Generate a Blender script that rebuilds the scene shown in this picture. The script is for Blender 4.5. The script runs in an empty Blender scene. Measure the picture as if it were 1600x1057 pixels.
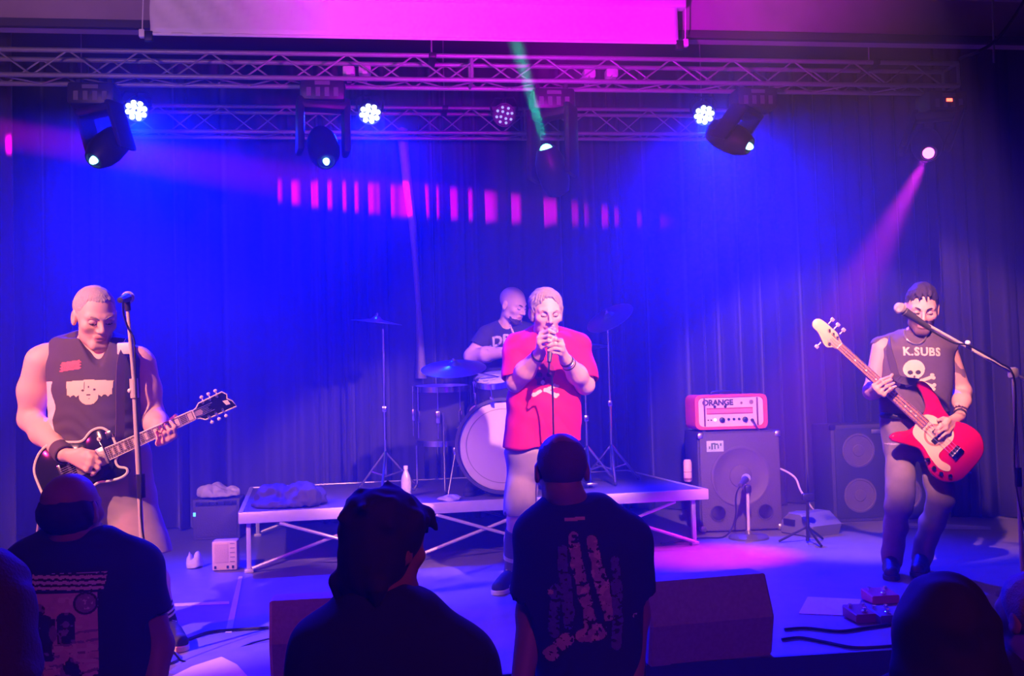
import bpy, bmesh, math, random
import numpy as np
from mathutils import Vector, Matrix
from mathutils.bvhtree import BVHTree

random.seed(7); RNG = np.random.RandomState(7)
scene = bpy.context.scene
COL = scene.collection
PI = math.pi

# ------------------------------------------------------------------ camera
CAM = np.array([0.0, 0.0, 1.95]); FPX = 1600.0
YAW, PITCH, ROLL = math.radians(7.4), math.atan(71.5/1600.0), 0.0264
Fh = np.array([math.sin(YAW), math.cos(YAW), 0.0])            # level forward
Rh = np.array([math.cos(YAW), -math.sin(YAW), 0.0])           # level right
Uz = np.array([0.0, 0.0, 1.0])
FW = Fh*math.cos(PITCH) + Uz*math.sin(PITCH)
U0 = np.cross(Rh, FW)
RT = Rh*math.cos(ROLL) - U0*math.sin(ROLL)
UP = U0*math.cos(ROLL) + Rh*math.sin(ROLL)
cam_d = bpy.data.cameras.new('camera'); cam_d.sensor_width = 36; cam_d.lens = 36.0*FPX/1600.0
cam_d.sensor_fit = 'HORIZONTAL'; cam_d.clip_start = 0.05; cam_d.clip_end = 60
cam = bpy.data.objects.new('camera', cam_d); COL.objects.link(cam)
cam.matrix_world = Matrix(((RT[0], UP[0], -FW[0], CAM[0]), (RT[1], UP[1], -FW[1], CAM[1]),
                           (RT[2], UP[2], -FW[2], CAM[2]), (0, 0, 0, 1)))
scene.camera = cam

def P(u, v, d):
    """world point at photograph position (u, v), d metres deep"""
    return CAM + FW*d + RT*((u-800.0)*d/FPX) + UP*((528.5-v)*d/FPX)
def ray(u, v):
    return FW + RT*((u-800.0)/FPX) + UP*((528.5-v)/FPX)
def FL(u, v, z):
    """world point at (u, v) on the level plane z"""
    r = ray(u, v); return CAM + r*((z-CAM[2])/r[2])
def YP(u, v, y):
    """world point at (u, v) on the upright plane y"""
    r = ray(u, v); return CAM + r*((y-CAM[1])/r[1])

# ------------------------------------------------------------------ world, exposure, lights
STAGE = 0.75
scene.view_settings.view_transform = 'Standard'; scene.view_settings.look = 'None'
scene.view_settings.gamma = 1.0; scene.view_settings.use_curve_mapping = False
scene.view_settings.exposure = 0.0
scene.cycles.volume_bounces = 0
scene.cycles.max_bounces = 5
scene.cycles.sample_clamp_indirect = 4.0
w = bpy.data.worlds.new('world'); scene.world = w; w.use_nodes = True
w.node_tree.nodes['Background'].inputs[0].default_value = (0.012, 0.008, 0.06, 1)
w.node_tree.nodes['Background'].inputs[1].default_value = 0.25

def spot(name, loc, target, color, power, angle, blend=0.5, radius=0.05, scale=(1, 1, 1), roll=0.0):
    l = bpy.data.lights.new(name, 'SPOT'); l.color = color; l.energy = power
    l.spot_size = math.radians(angle); l.spot_blend = blend; l.shadow_soft_size = radius
    o = bpy.data.objects.new(name, l); COL.objects.link(o)
    q = (Vector(target)-Vector(loc)).to_track_quat('-Z', 'Y')
    if roll: q = q @ Vector((0, 0, 1)).rotation_difference(Vector((0, 0, 1))) @ Matrix.Rotation(math.radians(roll), 3, 'Z').to_quaternion()
    o.location = loc; o.rotation_mode = 'QUATERNION'; o.rotation_quaternion = q; o.scale = scale
    return o
BLUE = (0.0, 0.003, 1.0)
# blue pars on the rear truss, throwing forward and down over the stage
YB = 8.55
PAR_UV = [(213, 172), (578, 177), (788, 180), (1100, 179)]
PAR_POS = [YP(u, v, YB) for u, v in PAR_UV]
for i, (p, t, pw) in enumerate([(PAR_POS[0], (-0.9, 5.0, 0.6), 4300), (PAR_POS[1], (0.1, 5.0, 0.6), 1600),
                            (PAR_POS[3], (2.2, 5.0, 0.6), 4300)]):
    pd = Vector(t)-Vector(p); pd.normalize()
    spot('par_beam', Vector(p)+pd*0.14, t, BLUE, pw, 78, 0.9, 0.07)
# front key lamps over the audience, one on each musician
KEY = (1.0, 0.36, 0.32)
spot('key_centre', (1.75, 2.6, 4.2), (0.85, 6.6, 1.95), KEY, 2300, 27, 0.35, 0.05)
spot('key_right', (1.1, 2.6, 4.2), (3.1, 6.4, 2.25), KEY, 3200, 33, 0.35, 0.05)
spot('key_left', (-3.3, 2.3, 4.2), (-1.9, 5.3, 1.75), KEY, 1650, 42, 0.4, 0.05)
spot('key_left_red', (-4.6, 3.6, 3.2), (-2.0, 5.0, 1.9), (1.0, 0.03, 0.25), 420, 40, 0.6, 0.05)
# magenta wash on the screen, the header and the front truss
spot('wash_magenta', (0.9, 4.3, 3.3), (1.1, 6.45, 4.3), (0.85, 0.0, 1.0), 650, 66, 0.9, 0.05, (1.6, 0.75, 1))
spot('wash_left', (-1.8, 3.9, 3.4), (-1.3, 6.45, 4.3), (0.75, 0.30, 0.70), 170, 70, 0.9, 0.05, (1.6, 0.8, 1))
# magenta slash raking across the rear curtain from the left
spot('slash_magenta', (-6.0, 5.4, 3.98), tuple(YP(612, 312, 9.25)), (1.0, 0.0, 0.75), 38000, 18, 0.6, 0.03, (1.0, 0.14, 1), -5)
# dim magenta wash in the hall, from behind the audience
spot('hall_wash', (1.5, -2.0, 4.3), (0.4, 3.6, 1.3), (1.0, 0.08, 0.45), 190, 60, 0.9, 0.2)
# ------------------------------------------------------------------ materials
MATS = {}
def mat(name, col, rough=0.6, metal=0.0, var=0.0, scale=20.0, bump=0.0, emit=None, estr=0.0, spec=0.5, sheen=0.0):
    if name in MATS: return MATS[name]
    m = bpy.data.materials.new(name); m.use_nodes = True
    nt = m.node_tree; b = nt.nodes['Principled BSDF']
    b.inputs['Base Color'].default_value = (*col, 1); b.inputs['Roughness'].default_value = rough
    b.inputs['Metallic'].default_value = metal
    b.inputs['Specular IOR Level'].default_value = spec
    if sheen: b.inputs['Sheen Weight'].default_value = sheen
    if emit:
        b.inputs['Emission Color'].default_value = (*emit, 1); b.inputs['Emission Strength'].default_value = estr
    if var or bump:
        tc = nt.nodes.new('ShaderNodeTexCoord'); nz = nt.nodes.new('ShaderNodeTexNoise')
        nz.inputs['Scale'].default_value = scale; nz.inputs['Detail'].default_value = 5
        nt.links.new(tc.outputs['Object'], nz.inputs['Vector'])
        if var:
            mx = nt.nodes.new('ShaderNodeMix'); mx.data_type = 'RGBA'
            mx.inputs['A'].default_value = (*[c*(1-var) for c in col], 1)
            mx.inputs['B'].default_value = (*[min(1, c*(1+var)) for c in col], 1)
            nt.links.new(nz.outputs['Fac'], mx.inputs['Factor'])
            nt.links.new(mx.outputs['Result'], b.inputs['Base Color'])
        if bump:
            bp = nt.nodes.new('ShaderNodeBump'); bp.inputs['Strength'].default_value = bump
            bp.inputs['Distance'].default_value = 0.01
            nt.links.new(nz.outputs['Fac'], bp.inputs['Height']); nt.links.new(bp.outputs['Normal'], b.inputs['Normal'])
    MATS[name] = m; return m

M_black = mat('black_paint', (0.012, 0.012, 0.014), 0.45, var=0.2)
M_blackfab = mat('black_fabric', (0.02, 0.019, 0.022), 0.9, var=0.25, scale=60)
M_plastic = mat('black_plastic', (0.02, 0.02, 0.023), 0.35)
M_rubber = mat('rubber', (0.03, 0.03, 0.03), 0.7)
M_alu = mat('aluminium', (0.62, 0.61, 0.64), 0.38, 1.0, var=0.1, scale=40)
M_steel = mat('grey_truss_metal', (0.27, 0.27, 0.28), 0.42, 0.2, var=0.12, scale=30)
M_chrome = mat('chrome', (0.85, 0.85, 0.88), 0.18, 1.0)
M_white = mat('white_paint', (0.8, 0.79, 0.77), 0.5, var=0.05)
M_paper = mat('paper', (0.8, 0.8, 0.8), 0.8)
M_towel = mat('white_towel', (0.72, 0.7, 0.68), 0.95, var=0.1, scale=50, bump=0.4)
M_cream = mat('cream_plastic', (0.78, 0.68, 0.52), 0.45)

# ------------------------------------------------------------------ scene helpers
def thing(name, label, cat, base=(0, 0, 0), group=None):
    o = bpy.data.objects.new(name, None); COL.objects.link(o); o.location = tuple(base)
    o.empty_display_size = 0.1
    o['label'] = label; o['category'] = cat
    if group: o['group'] = group
    return o
def tag(o, label, cat, group=None, kind=None):
    o['label'] = label; o['category'] = cat
    if group: o['group'] = group
    if kind: o['kind'] = kind
    return o
def root_loc(o):
    while o.parent: o = o.parent
    return np.array(o.location)

def mk_mesh(name, V, faces, mats, fmat=None, smooth=True, angle=None):
    me = bpy.data.meshes.new(name)
    V = np.asarray(V, np.float32)
    if isinstance(faces, np.ndarray):
        n, k = faces.shape
        me.vertices.add(len(V)); me.vertices.foreach_set('co', V.ravel())
        me.loops.add(n*k); me.loops.foreach_set('vertex_index', faces.astype(np.int32).ravel())
        me.polygons.add(n); me.polygons.foreach_set('loop_start', np.arange(0, n*k, k, dtype=np.int32))
        me.update(calc_edges=True)
    else:
        me.from_pydata([tuple(map(float, v)) for v in V], [], faces)
        me.update()
    if not isinstance(mats, (list, tuple)): mats = [mats]
    for m in mats: me.materials.append(m)
    if fmat is not None: me.polygons.foreach_set('material_index', np.asarray(fmat, np.int32))
    me.polygons.foreach_set('use_smooth', np.full(len(me.polygons), bool(smooth)))
    if smooth and angle: me.set_sharp_from_angle(angle=math.radians(angle))
    return me
def mk_obj(name, V, faces, mats, parent=None, fmat=None, smooth=True, angle=None, base=None):
    V = np.asarray(V, np.float64)
    if parent is not None: V = V-root_loc(parent)
    elif base is not None: V = V-np.asarray(base)
    o = bpy.data.objects.new(name, mk_mesh(name, V, faces, mats, fmat, smooth, angle))
    COL.objects.link(o)
    if parent is not None: o.parent = parent
    elif base is not None: o.location = tuple(base)
    return o
def nrm(a):
    a = np.asarray(a, float); n = np.linalg.norm(a); return a/n if n > 1e-9 else a
def frame(z, hint=(0, 0, 1)):
    """3x3 with columns x, y, z"""
    z = nrm(z); h = np.asarray(hint, float)
    if abs(np.dot(z, nrm(h))) > 0.98: h = np.array([1.0, 0.2, 0])
    x = nrm(np.cross(h, z)); y = np.cross(z, x)
    return np.stack([x, y, z], 1)

class MB:
    def __init__(s): s.V = []; s.F = []
    def add(s, V, F, T=None):
        V = np.asarray(V, float)
        if T is not None: V = V@T[0].T+T[1]
        n = len(s.V); s.V.extend(V.tolist()); s.F.extend([tuple(i+n for i in f) for f in F]); return s
    def box(s, c, size, R=None, bev=0.0, seg=2):
        R = np.eye(3) if R is None else R
        bm = bmesh.new(); bmesh.ops.create_cube(bm, size=1.0)
        for v in bm.verts: v.co = Vector((v.co.x*size[0], v.co.y*size[1], v.co.z*size[2]))
        if bev > 0:
            bmesh.ops.bevel(bm, geom=list(bm.edges), offset=bev, segments=seg, profile=0.5, affect='EDGES')
        bm.verts.index_update()
        V = [v.co[:] for v in bm.verts]; F = [[v.index for v in f.verts] for f in bm.faces]; bm.free()
        return s.add(V, F, (R, np.asarray(c, float)))
    def tube(s, pts, r, n=8, caps=True, flat=None):
        pts = [np.asarray(p, float) for p in pts]
        rs = r if isinstance(r, (list, tuple, np.ndarray)) else [r]*len(pts)
        V = []; F = []; prev = None
        for i, p in enumerate(pts):
            t = nrm(pts[min(i+1, len(pts)-1)]-pts[max(i-1, 0)])
            if prev is None: fr = frame(t)
            else:
                x = prev-t*np.dot(prev, t); x = nrm(x); fr = np.stack([x, np.cross(t, x), t], 1)
            prev = fr[:, 0]
            for k in range(n):
                a = 2*PI*k/n
                V.append(p+rs[i]*(fr[:, 0]*math.cos(a)+fr[:, 1]*math.sin(a)))
        for i in range(len(pts)-1):
            for k in range(n):
                F.append((i*n+k, i*n+(k+1) % n, (i+1)*n+(k+1) % n, (i+1)*n+k))
        if caps:
            F.append(tuple(range(n-1, -1, -1))); F.append(tuple((len(pts)-1)*n+k for k in range(n)))
        return s.add(V, F)
    def bar(s, a, b, r, n=8): return s.tube([a, b], r, n)
    def lathe(s, prof, c, axis, n=24, hint=(0, 0, 1)):
        """prof: (radius, height along the axis)"""
        R = frame(axis, hint); V = []; F = []
        for (r, h) in prof:
            for k in range(n):
                a = 2*PI*k/n; V.append((r*math.cos(a), r*math.sin(a), h))
        m = len(prof)
        for i in range(m-1):
            for k in range(n):
                F.append((i*n+k, i*n+(k+1) % n, (i+1)*n+(k+1) % n, (i+1)*n+k))
        shut = prof[0] == prof[-1]
        if prof[0][0] > 1e-4 and not shut: F.append(tuple(range(n-1, -1, -1)))
        if prof[-1][0] > 1e-4 and not shut: F.append(tuple((m-1)*n+k for k in range(n)))
        return s.add(V, F, (R, np.asarray(c, float)))
    def sphere(s, c, r, R=None, n=14, m=9):
        r = np.asarray(r if hasattr(r, '__len__') else (r, r, r), float)
        V = [(0, 0, r[2])]; F = []
        for i in range(1, m):
            t = PI*i/m
            for k in range(n):
                a = 2*PI*k/n; V.append((r[0]*math.sin(t)*math.cos(a), r[1]*math.sin(t)*math.sin(a), r[2]*math.cos(t)))
        V.append((0, 0, -r[2])); L = len(V)-1
        for k in range(n):
            F.append((0, 1+k, 1+(k+1) % n)); F.append((L, 1+(m-2)*n+(k+1) % n, 1+(m-2)*n+k))
            for i in range(m-2):
                F.append((1+i*n+k, 1+(i+1)*n+k, 1+(i+1)*n+(k+1) % n, 1+i*n+(k+1) % n))
        return s.add(V, F, (np.eye(3) if R is None else R, np.asarray(c, float)))
    def prism(s, out, z0, z1, R, c, bev=0.0):
        """outline in the frame's xy, extruded along its z"""
        out = [tuple(p) for p in out]; n = len(out)
        a = sum(out[i][0]*out[(i+1) % n][1]-out[(i+1) % n][0]*out[i][1] for i in range(n))
        if a < 0: out = out[::-1]
        o = np.array(out); V = []; F = []
        if bev > 0:
            d = np.roll(o, -1, 0)-np.roll(o, 1, 0); nn = np.stack([-d[:, 1], d[:, 0]], 1)
            nn /= np.maximum(np.linalg.norm(nn, axis=1, keepdims=True), 1e-9); ins = o+nn*bev
            rings = [(ins, z0), (o, z0+bev), (o, z1-bev), (ins, z1)]
        else: rings = [(o, z0), (o, z1)]
        for (q, z) in rings:
            V += [(x, y, z) for x, y in q]
        for i in range(len(rings)-1):
            for k in range(n):
                F.append((i*n+k, i*n+(k+1) % n, (i+1)*n+(k+1) % n, (i+1)*n+k))
        F.append(tuple(range(n-1, -1, -1))); F.append(tuple((len(rings)-1)*n+k for k in range(n)))
        return s.add(V, F, (R, np.asarray(c, float)))
    def obj(s, name, m, parent=None, smooth=True, angle=40, base=None):
        return mk_obj(name, s.V, s.F, m, parent, None, smooth, angle, base)
    def struct(s, name, m, smooth=False, angle=40, parent=None):
        o = s.obj(name, m, parent, smooth, angle)
        if parent is None: o['kind'] = 'structure'
        return o

def smooth_poly(pts, per=6, closed=True):
    """Catmull-Rom through the points"""
    pts = np.array(pts, float); n = len(pts); out = []
    rng = range(n) if closed else range(n-1)
    for i in rng:
        if closed: p0, p1, p2, p3 = pts[(i-1) % n], pts[i], pts[(i+1) % n], pts[(i+2) % n]
        else: p0, p1, p2, p3 = pts[max(i-1, 0)], pts[i], pts[i+1], pts[min(i+2, n-1)]
        for k in range(per):
            t = k/per
            out.append(0.5*((2*p1)+(-p0+p2)*t+(2*p0-5*p1+4*p2-p3)*t*t+(-p0+3*p1-3*p2+p3)*t**3))
    if not closed: out.append(pts[-1])
    return np.array(out)

def text_tris(body, size=1.0, bold=0.0, space=1.0):
    cu = bpy.data.curves.new('lettering', 'FONT'); cu.body = body; cu.size = size; cu.space_character = space
    cu.align_x = 'CENTER'; cu.align_y = 'CENTER'; cu.offset = bold; cu.resolution_u = 3
    ob = bpy.data.objects.new('lettering', cu); me = bpy.data.meshes.new_from_object(ob)
    me.calc_loop_triangles()
    v = np.array([x.co[:2] for x in me.vertices]); t = np.array([x.vertices[:] for x in me.loop_triangles])
    bpy.data.objects.remove(ob); bpy.data.curves.remove(cu); bpy.data.meshes.remove(me)
    return v, t
def text_mesh(mb, body, c, R, size, depth=0.003, bold=0.0, space=1.0, sx=1.0):
    v, t = text_tris(body, size, bold, space); v = v*np.array([sx, 1.0])
    V = np.concatenate([np.c_[v, np.full(len(v), depth)]])
    mb.add(V, [tuple(x) for x in t], (R, np.asarray(c, float)))

# ------------------------------------------------------------------ implicit surfaces
class Pr:
    __slots__ = ('f', 'c', 'r', 'k', 'op')
    def __init__(s, f, c, r, k=0.02, op='u'): s.f = f; s.c = np.asarray(c, np.float32); s.r = float(r); s.k = k; s.op = op
def cone(a, b, ra, rb, k=0.02, op='u'):
    a = np.asarray(a, np.float32); b = np.asarray(b, np.float32); ba = b-a; bb = max(float(ba@ba), 1e-9)
    def f(p):
        pa = p-a; h = np.clip((pa@ba)/bb, 0, 1)
        return np.sqrt(np.maximum(((pa-h[:, None]*ba)**2).sum(1), 1e-12))-(ra+(rb-ra)*h)
    return Pr(f, (a+b)/2, math.sqrt(bb)/2+max(ra, rb), k, op)
def ell(c, R, rad, k=0.02, op='u'):
    c = np.asarray(c, np.float32); R = np.asarray(R, np.float32); rad = np.asarray(rad, np.float32)
    def f(p):
        q = (p-c)@R; k0 = np.sqrt(((q/rad)**2).sum(1)+1e-9); k1 = np.sqrt(((q/rad**2)**2).sum(1)+1e-9)
        return k0*(k0-1)/k1
    return Pr(f, c, max(rad), k, op)
def half(o, n, k=0.004, op='i'):
    """keeps the side the normal points away from"""
    o = np.asarray(o, np.float32); n = np.asarray(nrm(n), np.float32)
    return Pr(lambda p: (p-o)@n, o, 50, k, op)
def loft(stations, xdir, grow=0.0, k=0.02, op='u', e=2.4, top=0.03, bot=0.03):
    """stations (centre, half width, half depth), stacked in z; cross-section axis xdir"""
    st = sorted(stations, key=lambda s: s[0][2])
    z = np.array([s[0][2] for s in st]); cx = np.array([s[0][0] for s in st]); cy = np.array([s[0][1] for s in st])
    A = np.array([s[1] for s in st])+grow; B = np.array([s[2] for s in st])+grow
    xd = nrm([xdir[0], xdir[1], 0]).astype(np.float32); yd = np.array([-xd[1], xd[0], 0], np.float32)
    zz = np.linspace(z[0], z[-1], 60)
    def sm(a):
        a = np.interp(zz, z, a); ker = np.array([1, 2, 3, 2, 1])/9.0
        return np.convolve(np.pad(a, 2, 'edge'), ker, 'valid')
    cxs, cys, As, Bs = sm(cx), sm(cy), sm(A), sm(B)
    def f(p):
        pz = p[:, 2]
        dx = p[:, 0]-np.interp(pz, zz, cxs); dy = p[:, 1]-np.interp(pz, zz, cys)
        a = np.interp(pz, zz, As); b = np.interp(pz, zz, Bs)
        x = np.abs(dx*xd[0]+dy*xd[1]); y = np.abs(dx*yd[0]+dy*yd[1])
        rr = ((x/a)**e+(y/b)**e)**(1.0/e)
        g = np.sqrt(x*x+y*y)+1e-5
        d = (rr-1.0)*np.minimum(g/np.maximum(rr, 1e-4), np.minimum(a, b)*1.6)
        ez = np.maximum(pz-z[-1]+top, z[0]+bot-pz)
        rad = max(top, bot, 0.004)
        q = np.maximum(d+rad, 0); w_ = np.maximum(ez-0+0, 0)
        out = np.where((w_ > 0), np.sqrt(q*q+w_*w_)-rad, d)
        return out
    c = np.array([cx.mean(), cy.mean(), (z[0]+z[-1])/2]); r = np.hypot((z[-1]-z[0])/2, A.max()+np.hypot(np.ptp(cx), np.ptp(cy)))
    return Pr(f, c, r+0.05, k, op)
def smin(a, b, k):
    h = np.clip(0.5+0.5*(b-a)/k, 0, 1); return b*(1-h)+a*h-k*h*(1-h)
def eval_blocks(prims, pts, cen, diag):
    """pts (B, n, 3): evaluate with per-block culling"""
    B, n, _ = pts.shape
    acc = np.full((B, n), 0.6, np.float32)
    for pr in prims:
        if pr.op == 'u':
            m = np.linalg.norm(cen-pr.c, axis=1) < pr.r+diag+0.05
            if not m.any(): continue
            d = pr.f(pts[m].reshape(-1, 3)).reshape(-1, n)
            acc[m] = smin(acc[m], d, pr.k)
        elif pr.op == 's':
            m = np.linalg.norm(cen-pr.c, axis=1) < pr.r+diag+0.05
            if not m.any(): continue
            d = pr.f(pts[m].reshape(-1, 3)).reshape(-1, n)
            acc[m] = -smin(-acc[m], d, pr.k)
        else:
            d = pr.f(pts.reshape(-1, 3)).reshape(B, n)
            acc = -smin(-acc, -d, pr.k)
    return acc
CORN = np.array([(i, j, k) for i in (0, 1) for j in (0, 1) for k in (0, 1)])
EDG = [(0, 1), (2, 3), (4, 5), (6, 7), (0, 2), (1, 3), (4, 6), (5, 7), (0, 4), (1, 5), (2, 6), (3, 7)]
def sdf_mesh(prims, h, post=None, pad=0.03):
    N = 8; s = N*h
    us = [p for p in prims if p.op == 'u']
    lo = np.min([p.c-p.r for p in us], 0)-pad; hi = np.max([p.c+p.r for p in us], 0)+pad
    nb = np.ceil((hi-lo)/s).astype(int)
    gi = np.stack(np.meshgrid(*[np.arange(x) for x in nb], indexing='ij'), -1).reshape(-1, 3)
    cen = (lo+(gi+0.5)*s).astype(np.float32)
    d = eval_blocks(prims, cen[:, None, :], cen, 0.0+s)[:, 0]
    if post is not None: d = post(cen, d)
    keep = np.abs(d) < s*0.87*1.35+0.012
    gi = gi[keep]; cen = cen[keep]
    off = np.stack(np.meshgrid(*[np.arange(N+1)]*3, indexing='ij'), -1).reshape(-1, 3)
    cells = []; verts = []; ex = [[], [], []]; exs = [[], [], []]
    dims = nb*N+2
    def cid(ijk): return (ijk[..., 0].astype(np.int64)*dims[1]+ijk[..., 1])*dims[2]+ijk[..., 2]
    for st in range(0, len(gi), 700):
        g = gi[st:st+700]; c = cen[st:st+700]
        gp = g[:, None, :]*N+off[None]
        pts = (lo+gp*h).astype(np.float32)
        dd = eval_blocks(prims, pts, c, s*0.87)
        if post is not None: dd = post(pts.reshape(-1, 3), dd.reshape(-1)).reshape(dd.shape)
        D = dd.reshape(-1, N+1, N+1, N+1)
        c8 = np.stack([D[:, a:a+N, b:b+N, e:e+N] for a, b, e in CORN], -1)
        sg = c8 < 0; act = sg.any(-1) & ~sg.all(-1)
        ib, ix, iy, iz = np.nonzero(act)
        if not len(ib): continue
        cc = c8[ib, ix, iy, iz]; base = g[ib]*N+np.stack([ix, iy, iz], 1)
        acc = np.zeros((len(ib), 3)); cnt = np.zeros(len(ib))
        for a, b in EDG:
            da, db = cc[:, a], cc[:, b]; m = (da < 0) != (db < 0)
            t = np.where(m, da/np.where(m, da-db, 1), 0)
            acc += np.where(m[:, None], CORN[a]+(CORN[b]-CORN[a])*t[:, None], 0); cnt += m
        verts.append(lo+(base+acc/cnt[:, None])*h); cells.append(cid(base))
        for ax, b in ((0, 4), (1, 2), (2, 1)):
            m = (cc[:, 0] < 0) != (cc[:, b] < 0)
            ex[ax].append(base[m]); exs[ax].append(cc[m, 0] < 0)
    ids = np.concatenate(cells); V = np.concatenate(verts)
    o = np.argsort(ids); ids = ids[o]; V = V[o]
    Q = []
    e = np.eye(3, dtype=int)
    for ax in range(3):
        b = np.concatenate(ex[ax]); sn = np.concatenate(exs[ax])
        if not len(b): continue
        u, v = e[(ax+1) % 3], e[(ax+2) % 3]
        q = np.stack([cid(b), cid(b-u), cid(b-u-v), cid(b-v)], 1)
        idx = np.searchsorted(ids, q); idx = np.minimum(idx, len(ids)-1)
        ok = (ids[idx] == q).all(1)
        idx = idx[ok]; sn = sn[ok]
        idx[~sn] = idx[~sn][:, ::-1]
        Q.append(idx)
    return V, np.concatenate(Q)
def relax(V, Q, it=2, lam=0.5):
    V = V.copy(); n = len(V)
    a = np.concatenate([Q[:, i] for i in range(4)]); b = np.concatenate([Q[:, (i+1) % 4] for i in range(4)])
    cnt = np.bincount(a, minlength=n)+np.bincount(b, minlength=n)
    for _ in range(it):
        S = np.stack([np.bincount(a, V[b, i], n)+np.bincount(b, V[a, i], n) for i in range(3)], 1)
        V += lam*(S/np.maximum(cnt, 1)[:, None]-V)
    return V
def wave(p, seed, freq, n=6):
    r = np.random.RandomState(seed); out = np.zeros(len(p), np.float32)
    for i in range(n):
        d = nrm(r.normal(size=3))*freq*r.uniform(0.6, 1.6); out += np.sin(p@d.astype(np.float32)+r.uniform(0, 6.28)).astype(np.float32)
    return out/math.sqrt(n)

# flat print laid on cloth: a fine grid, each cell kept or not by fn(x, y) -> material index or -1
def cloth_print(name, V, Q, o, xd, yd, w, h, fn, mats, parent, step=0.003, lift=0.0025):
    bvh = BVHTree.FromPolygons([tuple(x) for x in V], [tuple(q) for q in Q])
    xd = nrm(xd); yd = nrm(yd); n = nrm(np.cross(xd, yd))
    nx, ny = int(w/step), int(h/step)
    X = (np.arange(nx)+0.5)*step-w/2; Y = (np.arange(ny)+0.5)*step-h/2
    XX, YY = np.meshgrid(X, Y, indexing='ij')
    idx = fn(XX.ravel(), YY.ravel()).reshape(nx, ny)
    pid = {}; verts = []; faces = []; fm = []
    def vert(i, j):
        if (i, j) in pid: return pid[(i, j)]
        q = np.asarray(o)+xd*(i*step-w/2)+yd*(j*step-h/2)
        hit = bvh.ray_cast(Vector(q+n*0.5), Vector(-n), 1.0)
        if hit[0] is None: r = -1
        else: verts.append(np.array(hit[0])+n*lift); r = len(verts)-1
        pid[(i, j)] = r; return r
    for i, j in zip(*np.nonzero(idx >= 0)):
        q = [vert(i, j), vert(i+1, j), vert(i+1, j+1), vert(i, j+1)]
        if min(q) < 0: continue
        faces.append(tuple(q)); fm.append(int(idx[i, j]))
    if not faces: print('EMPTY PRINT', name); return None
    return mk_obj(name, verts, faces, mats, parent, fm, True)
def in_tris(x, y, v, t):
    r = np.zeros(len(x), bool)
    for a, b, c in t:
        A, B, C = v[a], v[b], v[c]
        d1 = (x-B[0])*(A[1]-B[1])-(A[0]-B[0])*(y-B[1]); d2 = (x-C[0])*(B[1]-C[1])-(B[0]-C[0])*(y-C[1])
        d3 = (x-A[0])*(C[1]-A[1])-(C[0]-A[0])*(y-A[1])
        r |= ((d1 >= 0) & (d2 >= 0) & (d3 >= 0)) | ((d1 <= 0) & (d2 <= 0) & (d3 <= 0))
    return r
def seg(x, y, a, b, r):
    ax, ay = a; bx, by = b; dx, dy = bx-ax, by-ay
    h = np.clip(((x-ax)*dx+(y-ay)*dy)/(dx*dx+dy*dy), 0, 1)
    return np.hypot(x-ax-h*dx, y-ay-h*dy) < r
def oval(x, y, cx, cy, rx, ry): return ((x-cx)/rx)**2+((y-cy)/ry)**2 < 1

def vnoise(x, y, seed, f):
    """smooth two-dimensional value noise in 0..1"""
    g = np.random.RandomState(seed).rand(64, 64); out = np.zeros(len(x)); amp = 0.6
    for o in range(2):
        X = x*f*(2**o)+17.3; Y = y*f*(2**o)+9.1; i = np.floor(X).astype(int); j = np.floor(Y).astype(int); u = X-i; v = Y-j
        u = u*u*(3-2*u); v = v*v*(3-2*v)
        a = g[i % 64, j % 64]; b = g[(i+1) % 64, j % 64]; c = g[i % 64, (j+1) % 64]; d = g[(i+1) % 64, (j+1) % 64]
        out += amp*(a*(1-u)*(1-v)+b*u*(1-v)+c*(1-u)*v+d*u*v); amp = 0.4
    return out
# ------------------------------------------------------------------ the setting
XL, XR, YF, YR = -6.2, 7.2, 4.27, 9.75
M_floor = mat('audience_floor', (0.03, 0.028, 0.03), 0.6, var=0.3, scale=6)
M_deck = mat('stage_vinyl', (0.20, 0.19, 0.21), 0.42, var=0.25, scale=9, bump=0.08)
M_wall = mat('dark_wall', (0.10, 0.09, 0.10), 0.85, var=0.15, scale=5, bump=0.1)
M_header = mat('header_paint', (0.32, 0.25, 0.29), 0.8, var=0.25, scale=4)
M_ceil = mat('ceiling_paint', (0.05, 0.045, 0.05), 0.9)
M_trim = mat('ceiling_trim', (0.5, 0.4, 0.42), 0.7, var=0.1)
def slab(name, x0, x1, y0, y1, z0, z1, m):
    return MB().box(((x0+x1)/2, (y0+y1)/2, (z0+z1)/2), (x1-x0, y1-y0, z1-z0)).struct(name, m)
slab('floor', XL, XR, -2.5, YF, -0.1, 0.0, M_floor)
slab('floor', XL, XR, YF, YR, 0.0, STAGE, M_deck)
slab('wall_back', XL, XR, YR, YR+0.15, 0, 5.2, M_wall)
slab('wall_left', XL-0.15, XL, -2.5, YR, 0, 5.2, M_wall)
slab('wall_right', XR, XR+0.15, -2.5, YR, 0, 5.2, M_wall)
slab('ceiling', XL, XR, -2.5, 6.6, 4.62, 4.75, M_ceil)
slab('ceiling', XL, XR, 6.78, YR, 5.05, 5.2, M_ceil)
slab('wall_front', XL, XR, 6.6, 6.78, 4.27, 5.2, M_header)
slab('trim_1', XL, XR, 6.50, 6.60, 4.55, 4.62, M_trim)
slab('trim_2', XL, XR, 6.56, 6.60, 4.24, 4.29, M_ceil)
# stage edge strip
M_edge = mat('stage_edge', (0.03, 0.03, 0.035), 0.5)
slab('trim_3', XL, XR, YF-0.02, YF, 0.0, STAGE+0.004, M_edge)

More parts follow.
